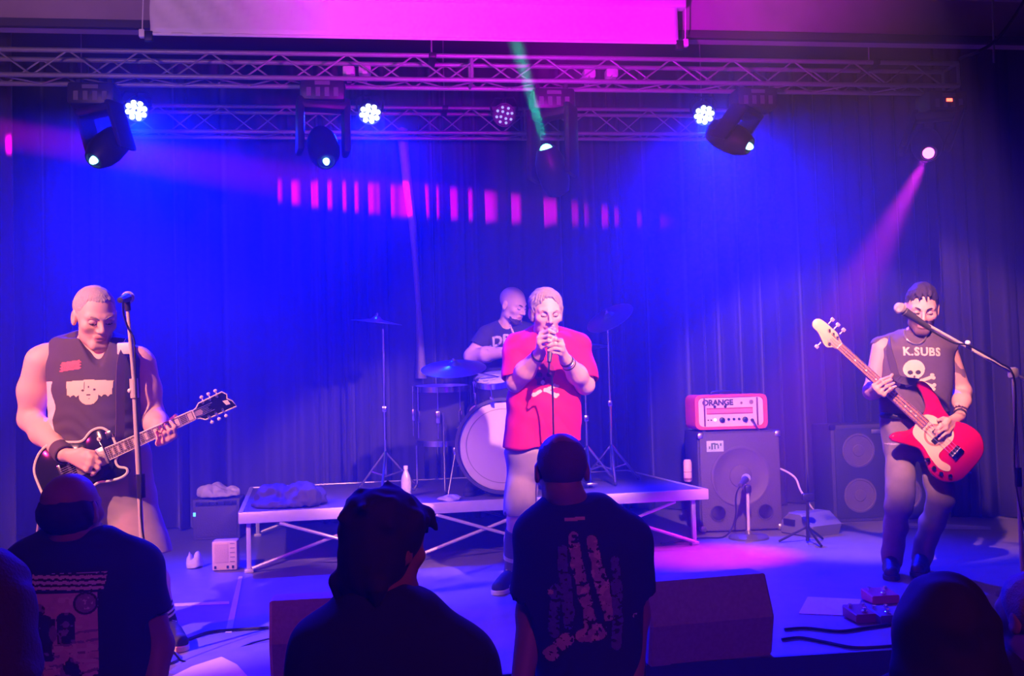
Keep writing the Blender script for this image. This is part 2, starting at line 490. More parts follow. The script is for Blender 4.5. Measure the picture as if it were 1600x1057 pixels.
# curtains: pleated heavy cloth
M_curt = mat('stage_velour', (0.032, 0.026, 0.036), 0.75, var=0.25, scale=25, sheen=0.25)
def curtain(name, label, xs, ys, z0, z1, seed, pitch=0.20, amp=0.075, flare=0.0, m=None, group=None):
    r = np.random.RandomState(seed)
    L = np.hypot(xs[1]-xs[0], ys[1]-ys[0]); d = np.array([(xs[1]-xs[0])/L, (ys[1]-ys[0])/L]); nn = np.array([-d[1], d[0]])
    n = int(L/0.012); s = np.linspace(0, L, n)
    ph = np.cumsum(1+0.62*np.interp(s, np.linspace(0, L, 60), r.normal(size=60)))*(s[1]-s[0])/pitch*2*PI
    am = amp*(0.65+0.5*np.abs(np.interp(s, np.linspace(0, L, 40), r.normal(size=40))))
    zs = np.linspace(z1, z0, 14); V = []
    for k, z in enumerate(zs):
        t = (z1-z)/(z1-z0)
        fold = np.sin(ph+0.25*t*np.sin(s*3+seed))*am*(0.75+0.45*t)
        sx = s+0.02*np.sin(ph*0.5)*t
        V.append(np.stack([xs[0]+d[0]*sx+nn[0]*fold, ys[0]+d[1]*sx+nn[1]*fold, np.full(n, z)], 1))
    V = np.concatenate(V); i = np.arange(n-1); F = []
    for k in range(13):
        F.append(np.stack([k*n+i, k*n+i+1, (k+1)*n+i+1, (k+1)*n+i], 1))
    base = np.array([(xs[0]+xs[1])/2, (ys[0]+ys[1])/2, z0])
    o = mk_obj(name, V, np.concatenate(F), m or M_curt, base=base)
    so = o.modifiers.new('thickness', 'SOLIDIFY'); so.thickness = 0.006
    tag(o, label, 'curtain', group); return o
xm = YP(652, 500, 9.3)[0]
curtain('stage_curtain', 'dark pleated rear curtain on the left half of the stage, behind the guitarist', (-5.6, xm+0.05), (9.38, 9.30), STAGE+0.01, 4.9, 3)
curtain('stage_curtain', 'dark pleated rear curtain on the right half of the stage, behind drummer and amplifier', (xm-0.02, 6.9), (9.22, 9.36), STAGE+0.01, 4.9, 5)
xr = YP(1490, 400, 7.7)[0]
curtain('side_curtain', 'dark narrow side curtain at the right edge, behind the tall boom stand', (xr, 6.9), (7.9, 7.6), STAGE+0.01, 4.9, 8, 0.22, 0.05, m=mat('side_velour', (0.022, 0.018, 0.026), 0.85, var=0.25, scale=25))
xl = YP(-20, 400, 7.7)[0]
curtain('side_curtain', 'dark narrow side curtain at the far left edge of the stage', (-5.9, xl+0.1), (7.6, 7.9), STAGE+0.01, 4.9, 9, 0.22, 0.05)
# lit edge where the rear curtains meet, its light put into a pale strip
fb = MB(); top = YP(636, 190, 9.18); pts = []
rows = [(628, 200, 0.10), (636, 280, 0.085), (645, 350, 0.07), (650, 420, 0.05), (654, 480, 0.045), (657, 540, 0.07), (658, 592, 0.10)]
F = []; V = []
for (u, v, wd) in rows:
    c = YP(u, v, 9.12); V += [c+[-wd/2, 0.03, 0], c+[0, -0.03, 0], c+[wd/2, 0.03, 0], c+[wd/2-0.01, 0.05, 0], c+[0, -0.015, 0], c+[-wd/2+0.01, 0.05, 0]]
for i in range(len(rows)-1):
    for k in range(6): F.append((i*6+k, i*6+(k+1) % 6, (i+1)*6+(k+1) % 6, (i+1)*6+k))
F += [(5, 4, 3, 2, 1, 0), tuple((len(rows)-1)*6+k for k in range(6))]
o = mk_obj('lit_curtain_edge', V, F, mat('curtain_edge_light', (0.5, 0.42, 0.5), 0.8, var=0.1), base=V[0])
tag(o, 'pale strip painted as the lit edge where the two rear curtains meet', 'curtain')

# ------------------------------------------------------------------ trusses
def truss(name, label, x0, x1, y, ztop, zbot, dep, pitch, wires):
    t = thing(name, label, 'truss', ((x0+x1)/2, y, zbot))
    rad = 0.0165
    for yy in (y-dep/2, y+dep/2):
        for zz in (ztop, zbot):
            MB().bar((x0, yy, zz), (x1, yy, zz), rad, 10).obj('chord', M_steel, t)
    n = int((x1-x0)/pitch); br = {}
    c0 = np.array(t.location)
    for k in range(n*2):
        xa = x0+0.05+k*pitch/2; xb = xa+pitch/2
        za, zb = (zbot, ztop) if k % 2 == 0 else (ztop, zbot)
        for key, a, b in (('f', (xa, y-dep/2, za), (xb, y-dep/2, zb)), ('b', (xa, y+dep/2, zb), (xb, y+dep/2, za)),
                          ('d', (xa, y-dep/2 if k % 2 else y+dep/2, zbot), (xb, y+dep/2 if k % 2 else y-dep/2, zbot))):
            kk = key+str(k % 2)
            if kk not in br:
                br[kk] = (MB().bar(a, b, 0.0065, 6).obj('brace', M_steel, t), xa)
            else:
                o, xs = br[kk]; c = o.copy(); COL.objects.link(c); c.parent = t; c.location = (xa-xs, 0, 0)
    for x in (x0, x1, x0+(x1-x0)*0.27, x0+(x1-x0)*0.63):
        m = MB()
        for yy in (y-dep/2, y+dep/2): m.bar((x, yy, zbot), (x, yy, ztop), 0.012, 8)
        for zz in (zbot, ztop): m.bar((x, y-dep/2, zz), (x, y+dep/2, zz), 0.012, 8)
        m.obj('end_frame', M_steel, t)
    for x in wires:
        MB().bar((x, y, ztop-0.01), (x, y, 5.06), 0.006, 6).obj('hanging_wire', M_steel, t)
        MB().box((x, y, ztop), (0.05, dep+0.05, 0.04), bev=0.008).obj('hanging_clamp', M_black, t)
    return t
ft = YP(800, 89, 6.9); fbm = YP(800, 126, 6.9)
FT_Z, FB_Z = ft[2], fbm[2]
truss('lighting_truss', 'long front lattice truss across the whole stage under the projection screen', -5.4, YP(1497, 110, 6.9)[0], 7.0, FT_Z, FB_Z, 0.2, 0.45, (-3.4, 0.4, 3.6))
rt = YP(600, 168, 8.65); rb = YP(600, 207, 8.65)
truss('lighting_truss', 'shorter rear lattice truss behind the round blue lamps', YP(185, 190, 8.65)[0], YP(1165, 190, 8.65)[0], 8.75, rt[2], rb[2], 0.2, 0.52, (-2.4, 0.6, 2.9))

# ------------------------------------------------------------------ projection screen
def screen():
    y = 6.44; xa = YP(235, 30, y)[0]; xb = YP(1058, 30, y)[0]; zb = YP(640, 60, y)[2]
    t = thing('projection_screen', 'wide white projection screen rolled almost up above the front truss', 'screen', ((xa+xb)/2, y, zb))
    m_f = mat('screen_fabric', (0.78, 0.76, 0.78), 0.75)
    n = 90; V = []; F = []
    for j, z in enumerate(np.linspace(zb, 4.50, 9)):
        for i in range(n+1):
            x = xa+(xb-xa)*i/n; f = max(0.0, 1-(x-xa)/1.5)
            V.append((x, y-0.012+f*0.022*math.sin((x-xa)*34+z*26)*(0.3+0.7*j/8), z))
    for j in range(8):
        for i in range(n): F.append((j*(n+1)+i, j*(n+1)+i+1, (j+1)*(n+1)+i+1, (j+1)*(n+1)+i))
    o = mk_obj('screen_fabric', V, F, m_f, t); s = o.modifiers.new('thickness', 'SOLIDIFY'); s.thickness = 0.002
    MB().bar((xa+0.01, y-0.005, zb), (xb-0.01, y-0.005, zb), 0.011, 10).obj('bottom_bar', M_white, t)
    zc = YP(1070, 8, y)[2]
    MB().box(((xa+xb)/2, y+0.015, zc+0.01), (xb-xa+0.12, 0.085, 0.07), bev=0.012).obj('roller_case', mat('screen_case', (0.7, 0.66, 0.68), 0.5), t)
    for s in (-1, 1):
        x = xa-0.05 if s < 0 else xb+0.05
        m = MB().box((x, y, zb), (0.035, 0.04, 0.05), bev=0.006)
        m.obj('end_cap', M_white, t)
        MB().bar((x, y, zb), (x+0.01, y, zc), 0.004, 6).obj('side_cord', M_white, t)
        MB().box((x-s*0.04, y, zb-0.015), (0.05, 0.035, 0.06), bev=0.004).obj('bar_bracket', M_black, t)
screen()

# ------------------------------------------------------------------ lamps
M_hous = mat('lamp_housing', (0.025, 0.025, 0.028), 0.45, var=0.2)
M_led_on = mat('lamp_led_lit', (0.9, 0.9, 0.9), 0.3, emit=(0.55, 0.75, 1.0), estr=16)
M_led_dim = mat('lamp_led_dim', (0.1, 0.1, 0.12), 0.3, emit=(0.35, 0.38, 1.0), estr=1.6)
def par(pos, target, on, label, zclamp, yclamp):
    d = nrm(np.array(target)-pos); R = frame(d)
    t = thing('par_can', label, 'stage light', pos, 'round par lamps on the rear truss')
    MB().lathe([(0.03, -0.17), (0.065, -0.16), (0.08, -0.13), (0.092, -0.02), (0.1, 0.0), (0.1, 0.02), (0.092, 0.02), (0.088, 0.004), (0.0, 0.004)], pos, d).obj('housing', M_hous, t, angle=35)
    for ring, nn, a0 in ((0.032, 4, 0.4), (0.066, 8, 0.2)):
        for k in range(nn):
            a = a0+2*PI*k/nn; c = pos+R@np.array([ring*math.cos(a), ring*math.sin(a), 0.006])
            MB().lathe([(0.0205, 0), (0.0205, 0.006), (0.014, 0.011), (0.0, 0.013)] if on else [(0.012, 0), (0.012, 0.004), (0.008, 0.008), (0, 0.009)], c, d, 10).obj('led_lens', M_led_on if on else M_led_dim, t)
    side = R[:, 0]; upv = np.array([0, 0, 1.0]); topc = pos+np.array([0, 0, 0.15])
    MB().tube([pos+side*0.105-d*0.05, pos+side*0.115-d*0.04+upv*0.09, topc+side*0.08, topc-side*0.08, pos-side*0.115-d*0.04+upv*0.09, pos-side*0.105-d*0.05], 0.009, 6).obj('yoke', M_hous, t)
    cp = np.array([pos[0], yclamp, zclamp])
    m = MB().bar(topc, np.array([pos[0], (pos[1]+yclamp)/2, zclamp+0.02]), 0.012, 8).box(cp+[0, -0.01, 0.01], (0.05, 0.06, 0.07), bev=0.01); m.obj('clamp', M_hous, t)
names = ['lit blue par lamp, leftmost on the rear truss', 'lit blue par lamp beside the dark moving head, above the drums',
         'nearly dark par lamp with twelve small dots of light', 'lit blue par lamp, rightmost on the rear truss']
tg = [(-1.5, 3.2, 0.4), (0.0, 3.4, 0.4), (0.0, 0.0, 1.95), (2.4, 3.4, 0.4)]
for p, t_, on, nm in zip(PAR_POS, tg, (1, 1, 0, 1), names): par(p, t_, on, nm, rt[2], 8.65)

def moving_head(base, lens, aim, label, lens_mat, sc=1.0, display=None, lr=0.034):
    """base: centre of the upside-down base box; lens: centre of the front glass; aim: unit direction of the beam"""
    aim = nrm(aim); t = thing('moving_head', label, 'stage light', base, 'moving head lamps under the front truss')
    base = np.array(base); lens = np.array(lens); hc = lens-aim*0.17*sc
    MB().box(base, (0.30*sc, 0.22*sc, 0.15*sc), bev=0.025*sc).obj('base', M_hous, t)
    m = MB()
    for k in range(4): m.box(base+[(-0.09+0.06*k)*sc, -0.111*sc, -0.02*sc], (0.03*sc, 0.006, 0.06*sc))
    m.box(base+[0.0, -0.111*sc, 0.04*sc], (0.1*sc, 0.006, 0.025*sc)); m.obj('base_panel', mat('lamp_panel', (0.16, 0.15, 0.17), 0.3), t)
    piv = np.array([base[0], base[1], hc[2]]); dx = hc[0]-base[0]
    side = nrm(np.cross(aim, [0, 0, 1.0])); side = side if side[0] > 0 else -side
    ytop = base+np.array([0, 0, -0.10*sc])
    hw = 0.155*sc
    m = MB().box(ytop+(hc-base)*[0.3, 0.3, 0], (0.34*sc, 0.13*sc, 0.06*sc), np.stack([side, nrm(np.cross([0, 0, 1.0], side)), [0, 0, 1.0]], 1), bev=0.02*sc)
    m.obj('yoke_bridge', M_hous, t)
    for s in (-1, 1):
        a = ytop+(hc-base)*[0.3, 0.3, 0]+side*s*hw; b = hc+side*s*hw
        m = MB(); L = np.linalg.norm(b-a)
        zdir = nrm(b-a); R = np.stack([side, nrm(np.cross(zdir, side)), zdir], 1)
        m.box((a+b)/2, (0.05*sc, 0.13*sc, L+0.1*sc), R, bev=0.02*sc); m.obj('yoke_arm', M_hous, t)
    MB().lathe([(0.03, -0.17), (0.075, -0.15), (0.1, -0.08), (0.108, 0.02), (0.1, 0.09), (0.07, 0.16), (0.062, 0.172), (0.052, 0.172), (0.05, 0.155), (0, 0.155)], hc, aim, 24).obj('lamp_head', M_hous, t, angle=35).scale = (1, 1, 1)
    MB().lathe([(lr, 0), (lr*0.95, 0.016), (lr*0.7, 0.032), (lr*0.35, 0.041), (0, 0.044)], hc+aim*0.157*sc, aim, 18).obj('lens', lens_mat, t)
    if display: MB().box(base+[0.0, -0.116, 0.0], (0.045, 0.004, 0.022), bev=0.001).obj('display', display, t)
    for s in (-1, 1):
        MB().box(base+[s*0.1*sc, 0, (FB_Z-base[2])/2+0.03], (0.03, 0.05, FB_Z-base[2]-0.02), bev=0.005).obj('clamp', M_hous, t)
def lensm(n, c, s): return mat(n, (0.5, 0.5, 0.5), 0.2, emit=c, estr=s)
L_cy = lensm('lens_pale_cyan', (0.25, 0.75, 1.0), 6.0)
YM = 7.0
gl = YP(853, 232, 6.8); gt = P(818, 108, 6.78)
moving_head(YP(862, 160, YM), gl, gt-gl, 'moving head lamp throwing a thin green beam, above the singer', lensm('lens_green', (0.16, 1.0, 0.62), 5), lr=0.045)
moving_head(YP(505, 146, YM), YP(510, 253, 6.8), (0.15, -0.7, -0.75), 'dark moving head hanging above the drums, second from the left', L_cy, lr=0.022)
moving_head(YP(148, 152, YM), YP(146, 251, 6.8), (-0.45, -0.6, -0.7), 'dark moving head hanging above the guitarist, leftmost of its kind', L_cy, lr=0.026)
moving_head(YP(1176, 158, YM), YP(1171, 229, 6.8), (0.65, -0.55, -0.5), 'dark moving head hanging right of the rightmost blue lamp', L_cy, lr=0.026)
ml = YP(1451, 240, 6.8); mt_ = FL(1120, 868, STAGE)
moving_head(YP(1470, 163, YM), ml, (-0.35, -0.75, -0.55), 'moving head with magenta beam and red display, at the right end of the truss', lensm('lens_magenta', (1.0, 0.12, 0.75), 6),
            display=mat('red_display', (0.1, 0, 0), 0.3, emit=(1.0, 0.06, 0.03), estr=9), lr=0.04)
gd = nrm(gt-gl); spot('beam_green', gl+gd*0.045, gt, (0.0, 1.0, 0.5), 16000, 7, 0.5, 0.03)
md = nrm(mt_-ml); spot('beam_magenta', ml+md*0.05, mt_, (0.9, 0.02, 0.9), 2900, 23, 1.0, 0.03)
# small clamps and safety boxes sitting inside the front truss
for i, (u, v, lb) in enumerate([(545, 112, 'left of the pair inside the truss'), (570, 111, 'right of the pair inside the truss'),
                             (920, 117, 'left of the pair right of the green lamp'), (955, 116, 'right of the pair right of the green lamp')]):
    c = YP(u, v, 7.0); b = MB().box(c, (0.085, 0.09, 0.06), bev=0.012); b.box(c+[0, 0, -0.04], (0.03, 0.2, 0.02))
    tag(b.obj('power_connector', mat('pale_box', (0.55, 0.45, 0.5), 0.5), base=c), 'pale connector box, '+lb, 'connector', 'connector boxes in the truss')
# loose hanging cables at the top right
c = MB().tube(smooth_poly([YP(1606, -8, 6.3), YP(1575, 40, 6.3), YP(1550, 68, 6.3), YP(1525, 82, 6.3), YP(1508, 88, 6.7), YP(1500, 92, 6.95)], 5, False), 0.012, 6)
tag(c.obj('hanging_cable', M_plastic, base=YP(1550, 68, 6.3)), 'loose cable sagging from the ceiling to the truss end, top right', 'cable')
a, b = YP(1551, -30, 6.4), YP(1553, 98, 6.4)
tag(MB().bar(a, b, 0.008, 6).obj('hanging_cable', M_steel, base=b), 'thin straight wire hanging down at the top right corner', 'cable')

# haze hanging over the stage, thinner over the audience
def haze(name, label, lo, hi, dens):
    lo = np.array(lo); hi = np.array(hi); c = (lo+hi)/2
    m = bpy.data.materials.new(name); m.use_nodes = True; nt = m.node_tree; nt.nodes.clear()
    ou = nt.nodes.new('ShaderNodeOutputMaterial'); vs = nt.nodes.new('ShaderNodeVolumeScatter')
    vs.inputs['Density'].default_value = dens; vs.inputs['Anisotropy'].default_value = 0.5; vs.inputs['Color'].default_value = (0.92, 0.92, 0.96, 1)
    nt.links.new(vs.outputs[0], ou.inputs['Volume'])
    tag(MB().box(c, hi-lo).obj(name, m, base=c), label, 'haze', kind='stuff')
haze('stage_haze', 'haze filling the air over the stage, lit blue by the lamps behind', (XL+0.02, 4.5, 0.76), (XR-0.02, 9.1, 4.24), 0.038)
haze('hall_haze', 'thinner haze in the air over the audience', (XL+0.02, 0.5, 0.01), (XR-0.02, 4.26, 4.24), 0.02)
# ------------------------------------------------------------------ drum riser
RZ = STAGE+0.40
M_deckb = mat('riser_deck', (0.12, 0.11, 0.12), 0.55, var=0.2, scale=30)
M_rail = mat('riser_rail', (0.66, 0.64, 0.66), 0.42, 0.35, var=0.12, scale=25)
fl_ = FL(389, 897, STAGE); fr_ = FL(1089, 853, STAGE)
rx0 = YP(372, 800, fl_[1])[0]; rx1 = YP(1107, 768, fr_[1])[0]
# the platform's own frame: front edge direction
rd = nrm([fr_[0]-fl_[0], fr_[1]-fl_[1], 0]); rn = np.array([-rd[1], rd[0], 0])
RO = np.array([fl_[0], fl_[1], 0]); RL = np.linalg.norm((fr_-fl_)[:2])
def RP(s, t, z): return RO+rd*s+rn*t+np.array([0, 0, z])
sA = (rx0-RO[0])/rd[0]; sB = (rx1-RO[0])/rd[0]; RD = 1.8
Rr = np.stack([rd, rn, Uz], 1)
t = thing('drum_riser', 'low folding stage platform with pale rails and crossed braces under the drums', 'platform', RP((sA+sB)/2, 1, STAGE))
nm = 3; seg_ = (sB-sA)/nm
for k in range(nm):
    s0, s1 = sA+seg_*k, sA+seg_*(k+1)
    MB().box(RP((s0+s1)/2, RD/2, RZ-0.02), (seg_-0.012, RD-0.07, 0.034), Rr, bev=0.004).obj('deck_panel', M_deckb, t)
    for tt in (0.0, RD):
        MB().box(RP((s0+s1)/2, tt, RZ-0.035), (seg_-0.006, 0.035, 0.075), Rr, bev=0.006).obj('rail', M_rail, t)
for s in (sA+0.017, sB-0.017):
    MB().box(RP(s, RD/2, RZ-0.035), (0.034, RD-0.04, 0.075), Rr, bev=0.006).obj('rail', M_rail, t)
for tt in (0.05, RD-0.05):
    for k in range(nm+1):
        s = 0.0+RL*k/nm if k < nm else RL
        m = MB().box(RP(s, tt, STAGE+0.19), (0.03, 0.03, 0.34), Rr, bev=0.004)
        lg = m.obj('leg', M_rail, t)
        MB().box(RP(s, tt, STAGE+0.012), (0.06, 0.06, 0.024), Rr, bev=0.006).obj('foot', M_rail, lg)
    for k in range(nm):
        s0 = RL*k/nm; w_ = RL/nm*0.86; y_ = tt-0.03 if tt < 1 else tt+0.03
        MB().bar(RP(s0+0.02, y_, STAGE+0.03), RP(s0+w_, y_, RZ-0.08), 0.0115, 8).obj('brace', M_rail, t)
        MB().bar(RP(s0+0.2, y_-0.025, RZ-0.08), RP(s0+w_+0.2 if k < nm-1 else RL-0.02, y_-0.025, STAGE+0.03), 0.0115, 8).obj('brace', M_rail, t)

# ------------------------------------------------------------------ drum kit
M_shell = mat('drum_shell', (0.045, 0.045, 0.06), 0.25, var=0.2)
M_head = mat('drum_head', (0.74, 0.70, 0.72), 0.6, var=0.04, scale=8)
M_cym = mat('cymbal_bronze', (0.45, 0.5, 0.5), 0.28, 1.0, var=0.1, scale=40)
def drum(name, label, c, axis, r, depth, headm, hoopm, lugs=8, ring=False, top='head'):
    """c: centre of the visible head; axis points out of that head"""
    axis = nrm(axis); c = np.array(c); R = frame(axis)
    t = thing(name, label, 'drum', c-axis*depth*0.5)
    MB().lathe([(r*0.985, -depth+0.01), (r, -depth+0.012), (r, -0.012), (r*0.985, -0.01)], c, axis, 40).obj('shell', M_shell, t, angle=35)
    MB().lathe([(0.0, 0.0), (r*0.93, 0.0), (r*0.975, -0.004), (r*0.98, -0.02)], c, axis, 40).obj('drum_head', headm, t)
    MB().lathe([(0.0, -depth-0.001), (r*0.975, -depth+0.002), (r*0.98, -depth+0.018)], c, axis, 40).obj('back_head', M_head, t)
    w_ = 0.018 if r > 0.25 else 0.008
    for h in (-0.02, -depth-0.02):
        MB().lathe([(r*0.985, h), (r+w_, h), (r+w_, h+0.042), (r*0.985, h+0.042), (r*0.985, h)], c, axis, 40).obj('hoop', hoopm, t, angle=35)
    if ring: MB().lathe([(r*0.80, 0.0015), (r*0.80, 0.003), (r*0.815, 0.003), (r*0.815, 0.0015), (r*0.80, 0.0015)], c, axis, 40).obj('head_ring', mat('ring_grey', (0.35, 0.33, 0.36), 0.6), t)
    for k in range(lugs):
        a = 2*PI*(k+0.5)/lugs; rr = np.array([math.cos(a), math.sin(a), 0])
        p = c+R@(rr*(r+0.012))-axis*depth*0.5
        l = MB().box(p, (0.03, 0.022, min(0.09, depth*0.4)), np.stack([R@np.array([-rr[1], rr[0], 0]), R@rr, axis], 1), bev=0.006)
        lug = l.obj('lug', M_chrome, t)
        q = R@(rr*(r+w_+0.008))
        MB().bar(c+q+axis*0.02, c+q-axis*depth*0.9, 0.004, 6).obj('tension_rod', M_chrome, lug)
    return t, R
bc = YP(786, 702, YP(786, 702, 7.3)[1])
ZB = RZ+0.36
bc = P(786, 702, 7.30); bc[2] = ZB
bax = nrm([-0.10, -1, 0.03])
bd, bR = drum('bass_drum', 'large bass drum with plain pale front head, behind the singer', bc, bax, 0.325, 0.42, M_head, mat('dark_hoop', (0.10, 0.10, 0.13), 0.3), 8, True)
for s in (-1, 1):
    sd = np.cross([0, 0, 1.0], bax); sd = sd/np.linalg.norm(sd)*s
    a = bc-bax*0.10+sd*0.34+[0, 0, -0.03]; b = a+sd*0.06+bax*0.10; b[2] = RZ+0.006
    m = MB().bar(a, b, 0.009, 8); m.sphere(b+[0, 0, 0.006], 0.012); m.obj('spur', M_chrome, bd)
    MB().box(a, (0.04, 0.05, 0.06), bev=0.012).obj('spur_bracket', M_chrome, bd)
# rack tom on the bass drum
tc = P(776, 594, 7.45); tax = nrm([-0.12, -0.30, 1])
rt_, _ = drum('rack_tom', 'small dark rack tom with pale head mounted above the bass drum', tc, tax, 0.16, 0.22, M_head, M_chrome, 6)
mt = MB().bar(tc-tax*0.2+[0.05, 0.05, 0], bc-bax*0.2+[0.03, 0, 0.30], 0.014, 8); mt.obj('tom_mount', M_chrome, rt_)
# floor tom at the left
fc = P(690, 607, 7.75); fz = fc[2]
ftm, fR = drum('floor_tom', 'dark floor tom on three legs, left of the bass drum', fc, (0, -0.06, 1), 0.205, 0.40, M_head, M_chrome, 8)
for k in range(3):
    a = 2*PI*k/3+0.5; d = np.array([math.cos(a), math.sin(a), 0])
    p = fc+d*0.228
    m = MB().tube([p+[0, 0, -0.18], [p[0], p[1], RZ+0.06], [p[0]+d[0]*0.03, p[1]+d[1]*0.03, RZ+0.012]], 0.008, 8)
    lg = m.obj('leg', M_chrome, ftm); MB().sphere([p[0]+d[0]*0.03, p[1]+d[1]*0.03, RZ+0.014], 0.013).obj('rubber_foot', M_rubber, lg)
# snare between drummer and bass drum
sc_ = P(830, 612, 7.72)
sn, _ = drum('snare_drum', 'chrome snare drum in front of the drummer, mostly behind the singer', sc_, (0.05, -0.15, 1), 0.178, 0.14, M_head, M_chrome, 8)
m = MB().bar(sc_-[0, 0, 0.15], [sc_[0], sc_[1], RZ+0.2], 0.012)
for k in range(3):
    a = 2*PI*k/3; m.bar([sc_[0], sc_[1], RZ+0.24], [sc_[0]+0.2*math.cos(a), sc_[1]+0.2*math.sin(a), RZ+0.008], 0.008)
    m.bar(sc_-[0, 0, 0.17], sc_+[0.17*math.cos(a), 0.17*math.sin(a), -0.14], 0.008)
m.obj('stand', M_chrome, sn)

def cymbal(parent, c, ax, r, nm='cymbal', mt=None):
    h = 0.035*r/0.22
    return MB().lathe([(0.008, h*1.6), (r*0.10, h*1.55), (r*0.2, h*0.9), (r*0.24, h*0.75), (r*0.6, h*0.4), (r, 0.0), (r, -0.002), (r*0.6, h*0.4-0.003), (r*0.24, h*0.7), (0.008, h*1.45)], c, ax, 40).obj(nm, mt or M_cym, parent)
def tripod(parent, x, y, z0, ztop, spread=0.26, a0=0.4, r=0.011, nm='leg'):
    for k in range(3):
        a = a0+2*PI*k/3; d = np.array([math.cos(a), math.sin(a), 0]); p = np.array([x, y, z0])
        lg = MB().bar(p+[0, 0, ztop], p+d*spread+[0, 0, 0.014], r, 8).bar(p+[0, 0, ztop*0.35], p+d*spread*0.55+[0, 0, ztop*0.46], r*0.7, 6).obj(nm, M_chrome, parent)
        MB().sphere(p+d*spread+[0, 0, 0.014], 0.014).obj('rubber_foot', M_rubber, lg)
def stand(name, label, c, foot, z0, ax=(0, 0, 1), r=0.2, boom=None, cat='cymbal', group=None):
    c = np.array(c); t = thing(name, label, cat, (foot[0], foot[1], z0), group)
    el = np.array(boom) if boom is not None else np.array([foot[0], foot[1], c[2]-0.05])
    tripod(t, foot[0], foot[1], z0, 0.3)
    ctr = np.array([foot[0], foot[1], z0])
    MB().bar(ctr+[0, 0, 0.1], (ctr+el)/2, 0.0125).bar((ctr+el)/2, el, 0.0095).obj('pole', M_chrome, t)
    MB().box((ctr+el)/2, (0.04, 0.035, 0.05), bev=0.01).obj('clutch', M_chrome, t)
    if boom is not None:
        d = nrm(c-el); MB().bar(el-d*0.08, c-d*0.01, 0.009).obj('boom_arm', M_chrome, t); MB().box(el, (0.045, 0.045, 0.045), bev=0.012).obj('tilter', M_chrome, t)
    cy = cymbal(t, c, ax, r)
    a = nrm(ax); MB().lathe([(0.0, 0.075), (0.009, 0.073), (0.012, 0.055), (0.02, 0.05), (0.02, 0.035)], c, a, 12).obj('wing_nut', M_chrome, t)
    return t
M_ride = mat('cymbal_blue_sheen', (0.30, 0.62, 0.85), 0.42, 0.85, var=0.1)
rc = P(709, 576, 7.35); el = P(788, 592, 7.55)
tr = stand('ride_cymbal', 'large ride cymbal shining blue, in front of the drummer, on a boom arm', rc, (el[0], el[1]+0.05), RZ, (-0.05, -0.30, 1), 0.235, el)
lc = P(588, 504, 8.0); stand('crash_cymbal', 'thin dark crash cymbal seen edge-on at the left of the drum kit', lc, tuple(P(602, 700, 8.0)[:2]), RZ, (0.12, -0.05, 1), 0.2)
rc2 = P(953, 497, 8.1); stand('crash_cymbal', 'dim crash cymbal tilted up at the right of the drum kit', rc2, tuple(P(955, 700, 8.1)[:2]), RZ, (-0.6, -0.45, 1), 0.2)
hc_ = P(915, 541, 8.0); th = stand('hi_hat', 'pair of hi-hat cymbals seen edge-on just right of the singer', hc_, tuple(P(917, 700, 8.0)[:2]), RZ, (0, 0, 1), 0.175)
cymbal(th, hc_-np.array([0, 0, 0.012]), (0, 0, -1), 0.175, 'bottom_cymbal')
MB().box((th.location[0]-0.03, th.location[1]-0.2, RZ+0.03), (0.08, 0.22, 0.02), bev=0.006).obj('pedal', M_chrome, th)

# drum throne
M_seat = mat('throne_vinyl', (0.03, 0.03, 0.035), 0.5)
DB = 7.95
tp = P(800, 640, DB+0.05); 
t = thing('drum_throne', 'round black drum throne under the drummer', 'stool', (tp[0], tp[1], RZ))
MB().lathe([(0.0, 0.40), (0.15, 0.40), (0.17, 0.42), (0.17, 0.46), (0.15, 0.485), (0.0, 0.49)], (tp[0], tp[1], RZ), (0, 0, 1), 28).obj('seat', M_seat, t)
MB().bar((tp[0], tp[1], RZ+0.08), (tp[0], tp[1], RZ+0.41), 0.016).obj('pole', M_chrome, t)
tripod(t, tp[0], tp[1], RZ, 0.26, 0.24)

# ------------------------------------------------------------------ microphones and stands
M_grille = mat('microphone_grille', (0.62, 0.6, 0.6), 0.5, 0.7, bump=0.8, scale=400)
M_micb = mat('microphone_body', (0.06, 0.06, 0.065), 0.4)
def mic_shapes(parent, tip, d, sc=1.0, name='microphone'):
    """tip: centre of the grille ball; d: from grille to tail"""
    d = nrm(d); tip = np.array(tip)
    b = MB().lathe([(0.012*sc, 0.02*sc), (0.021*sc, 0.028*sc), (0.019*sc, 0.05*sc), (0.012*sc, 0.17*sc), (0.0, 0.172*sc)], tip, d, 14).obj(name, M_micb, parent)
    MB().sphere(tip, (0.026*sc, 0.026*sc, 0.028*sc), frame(d), 16, 10).lathe([(0.0265*sc, -0.004), (0.0275*sc, -0.002), (0.0275*sc, 0.004), (0.0265*sc, 0.006)], tip, d, 16).obj('grille', M_grille, b)
    return b
def round_base(t, c, r=0.125):
    MB().lathe([(0, 0.0), (r, 0.0), (r, 0.012), (r*0.9, 0.022), (r*0.25, 0.032), (0.022, 0.045), (0.02, 0.07), (0, 0.07)], c, (0, 0, 1), 32).obj('base', mat('cast_base', (0.13, 0.12, 0.13), 0.4, 0.3), t)
M_pole = mat('stand_pole', (0.62, 0.58, 0.55), 0.4, 0.15)
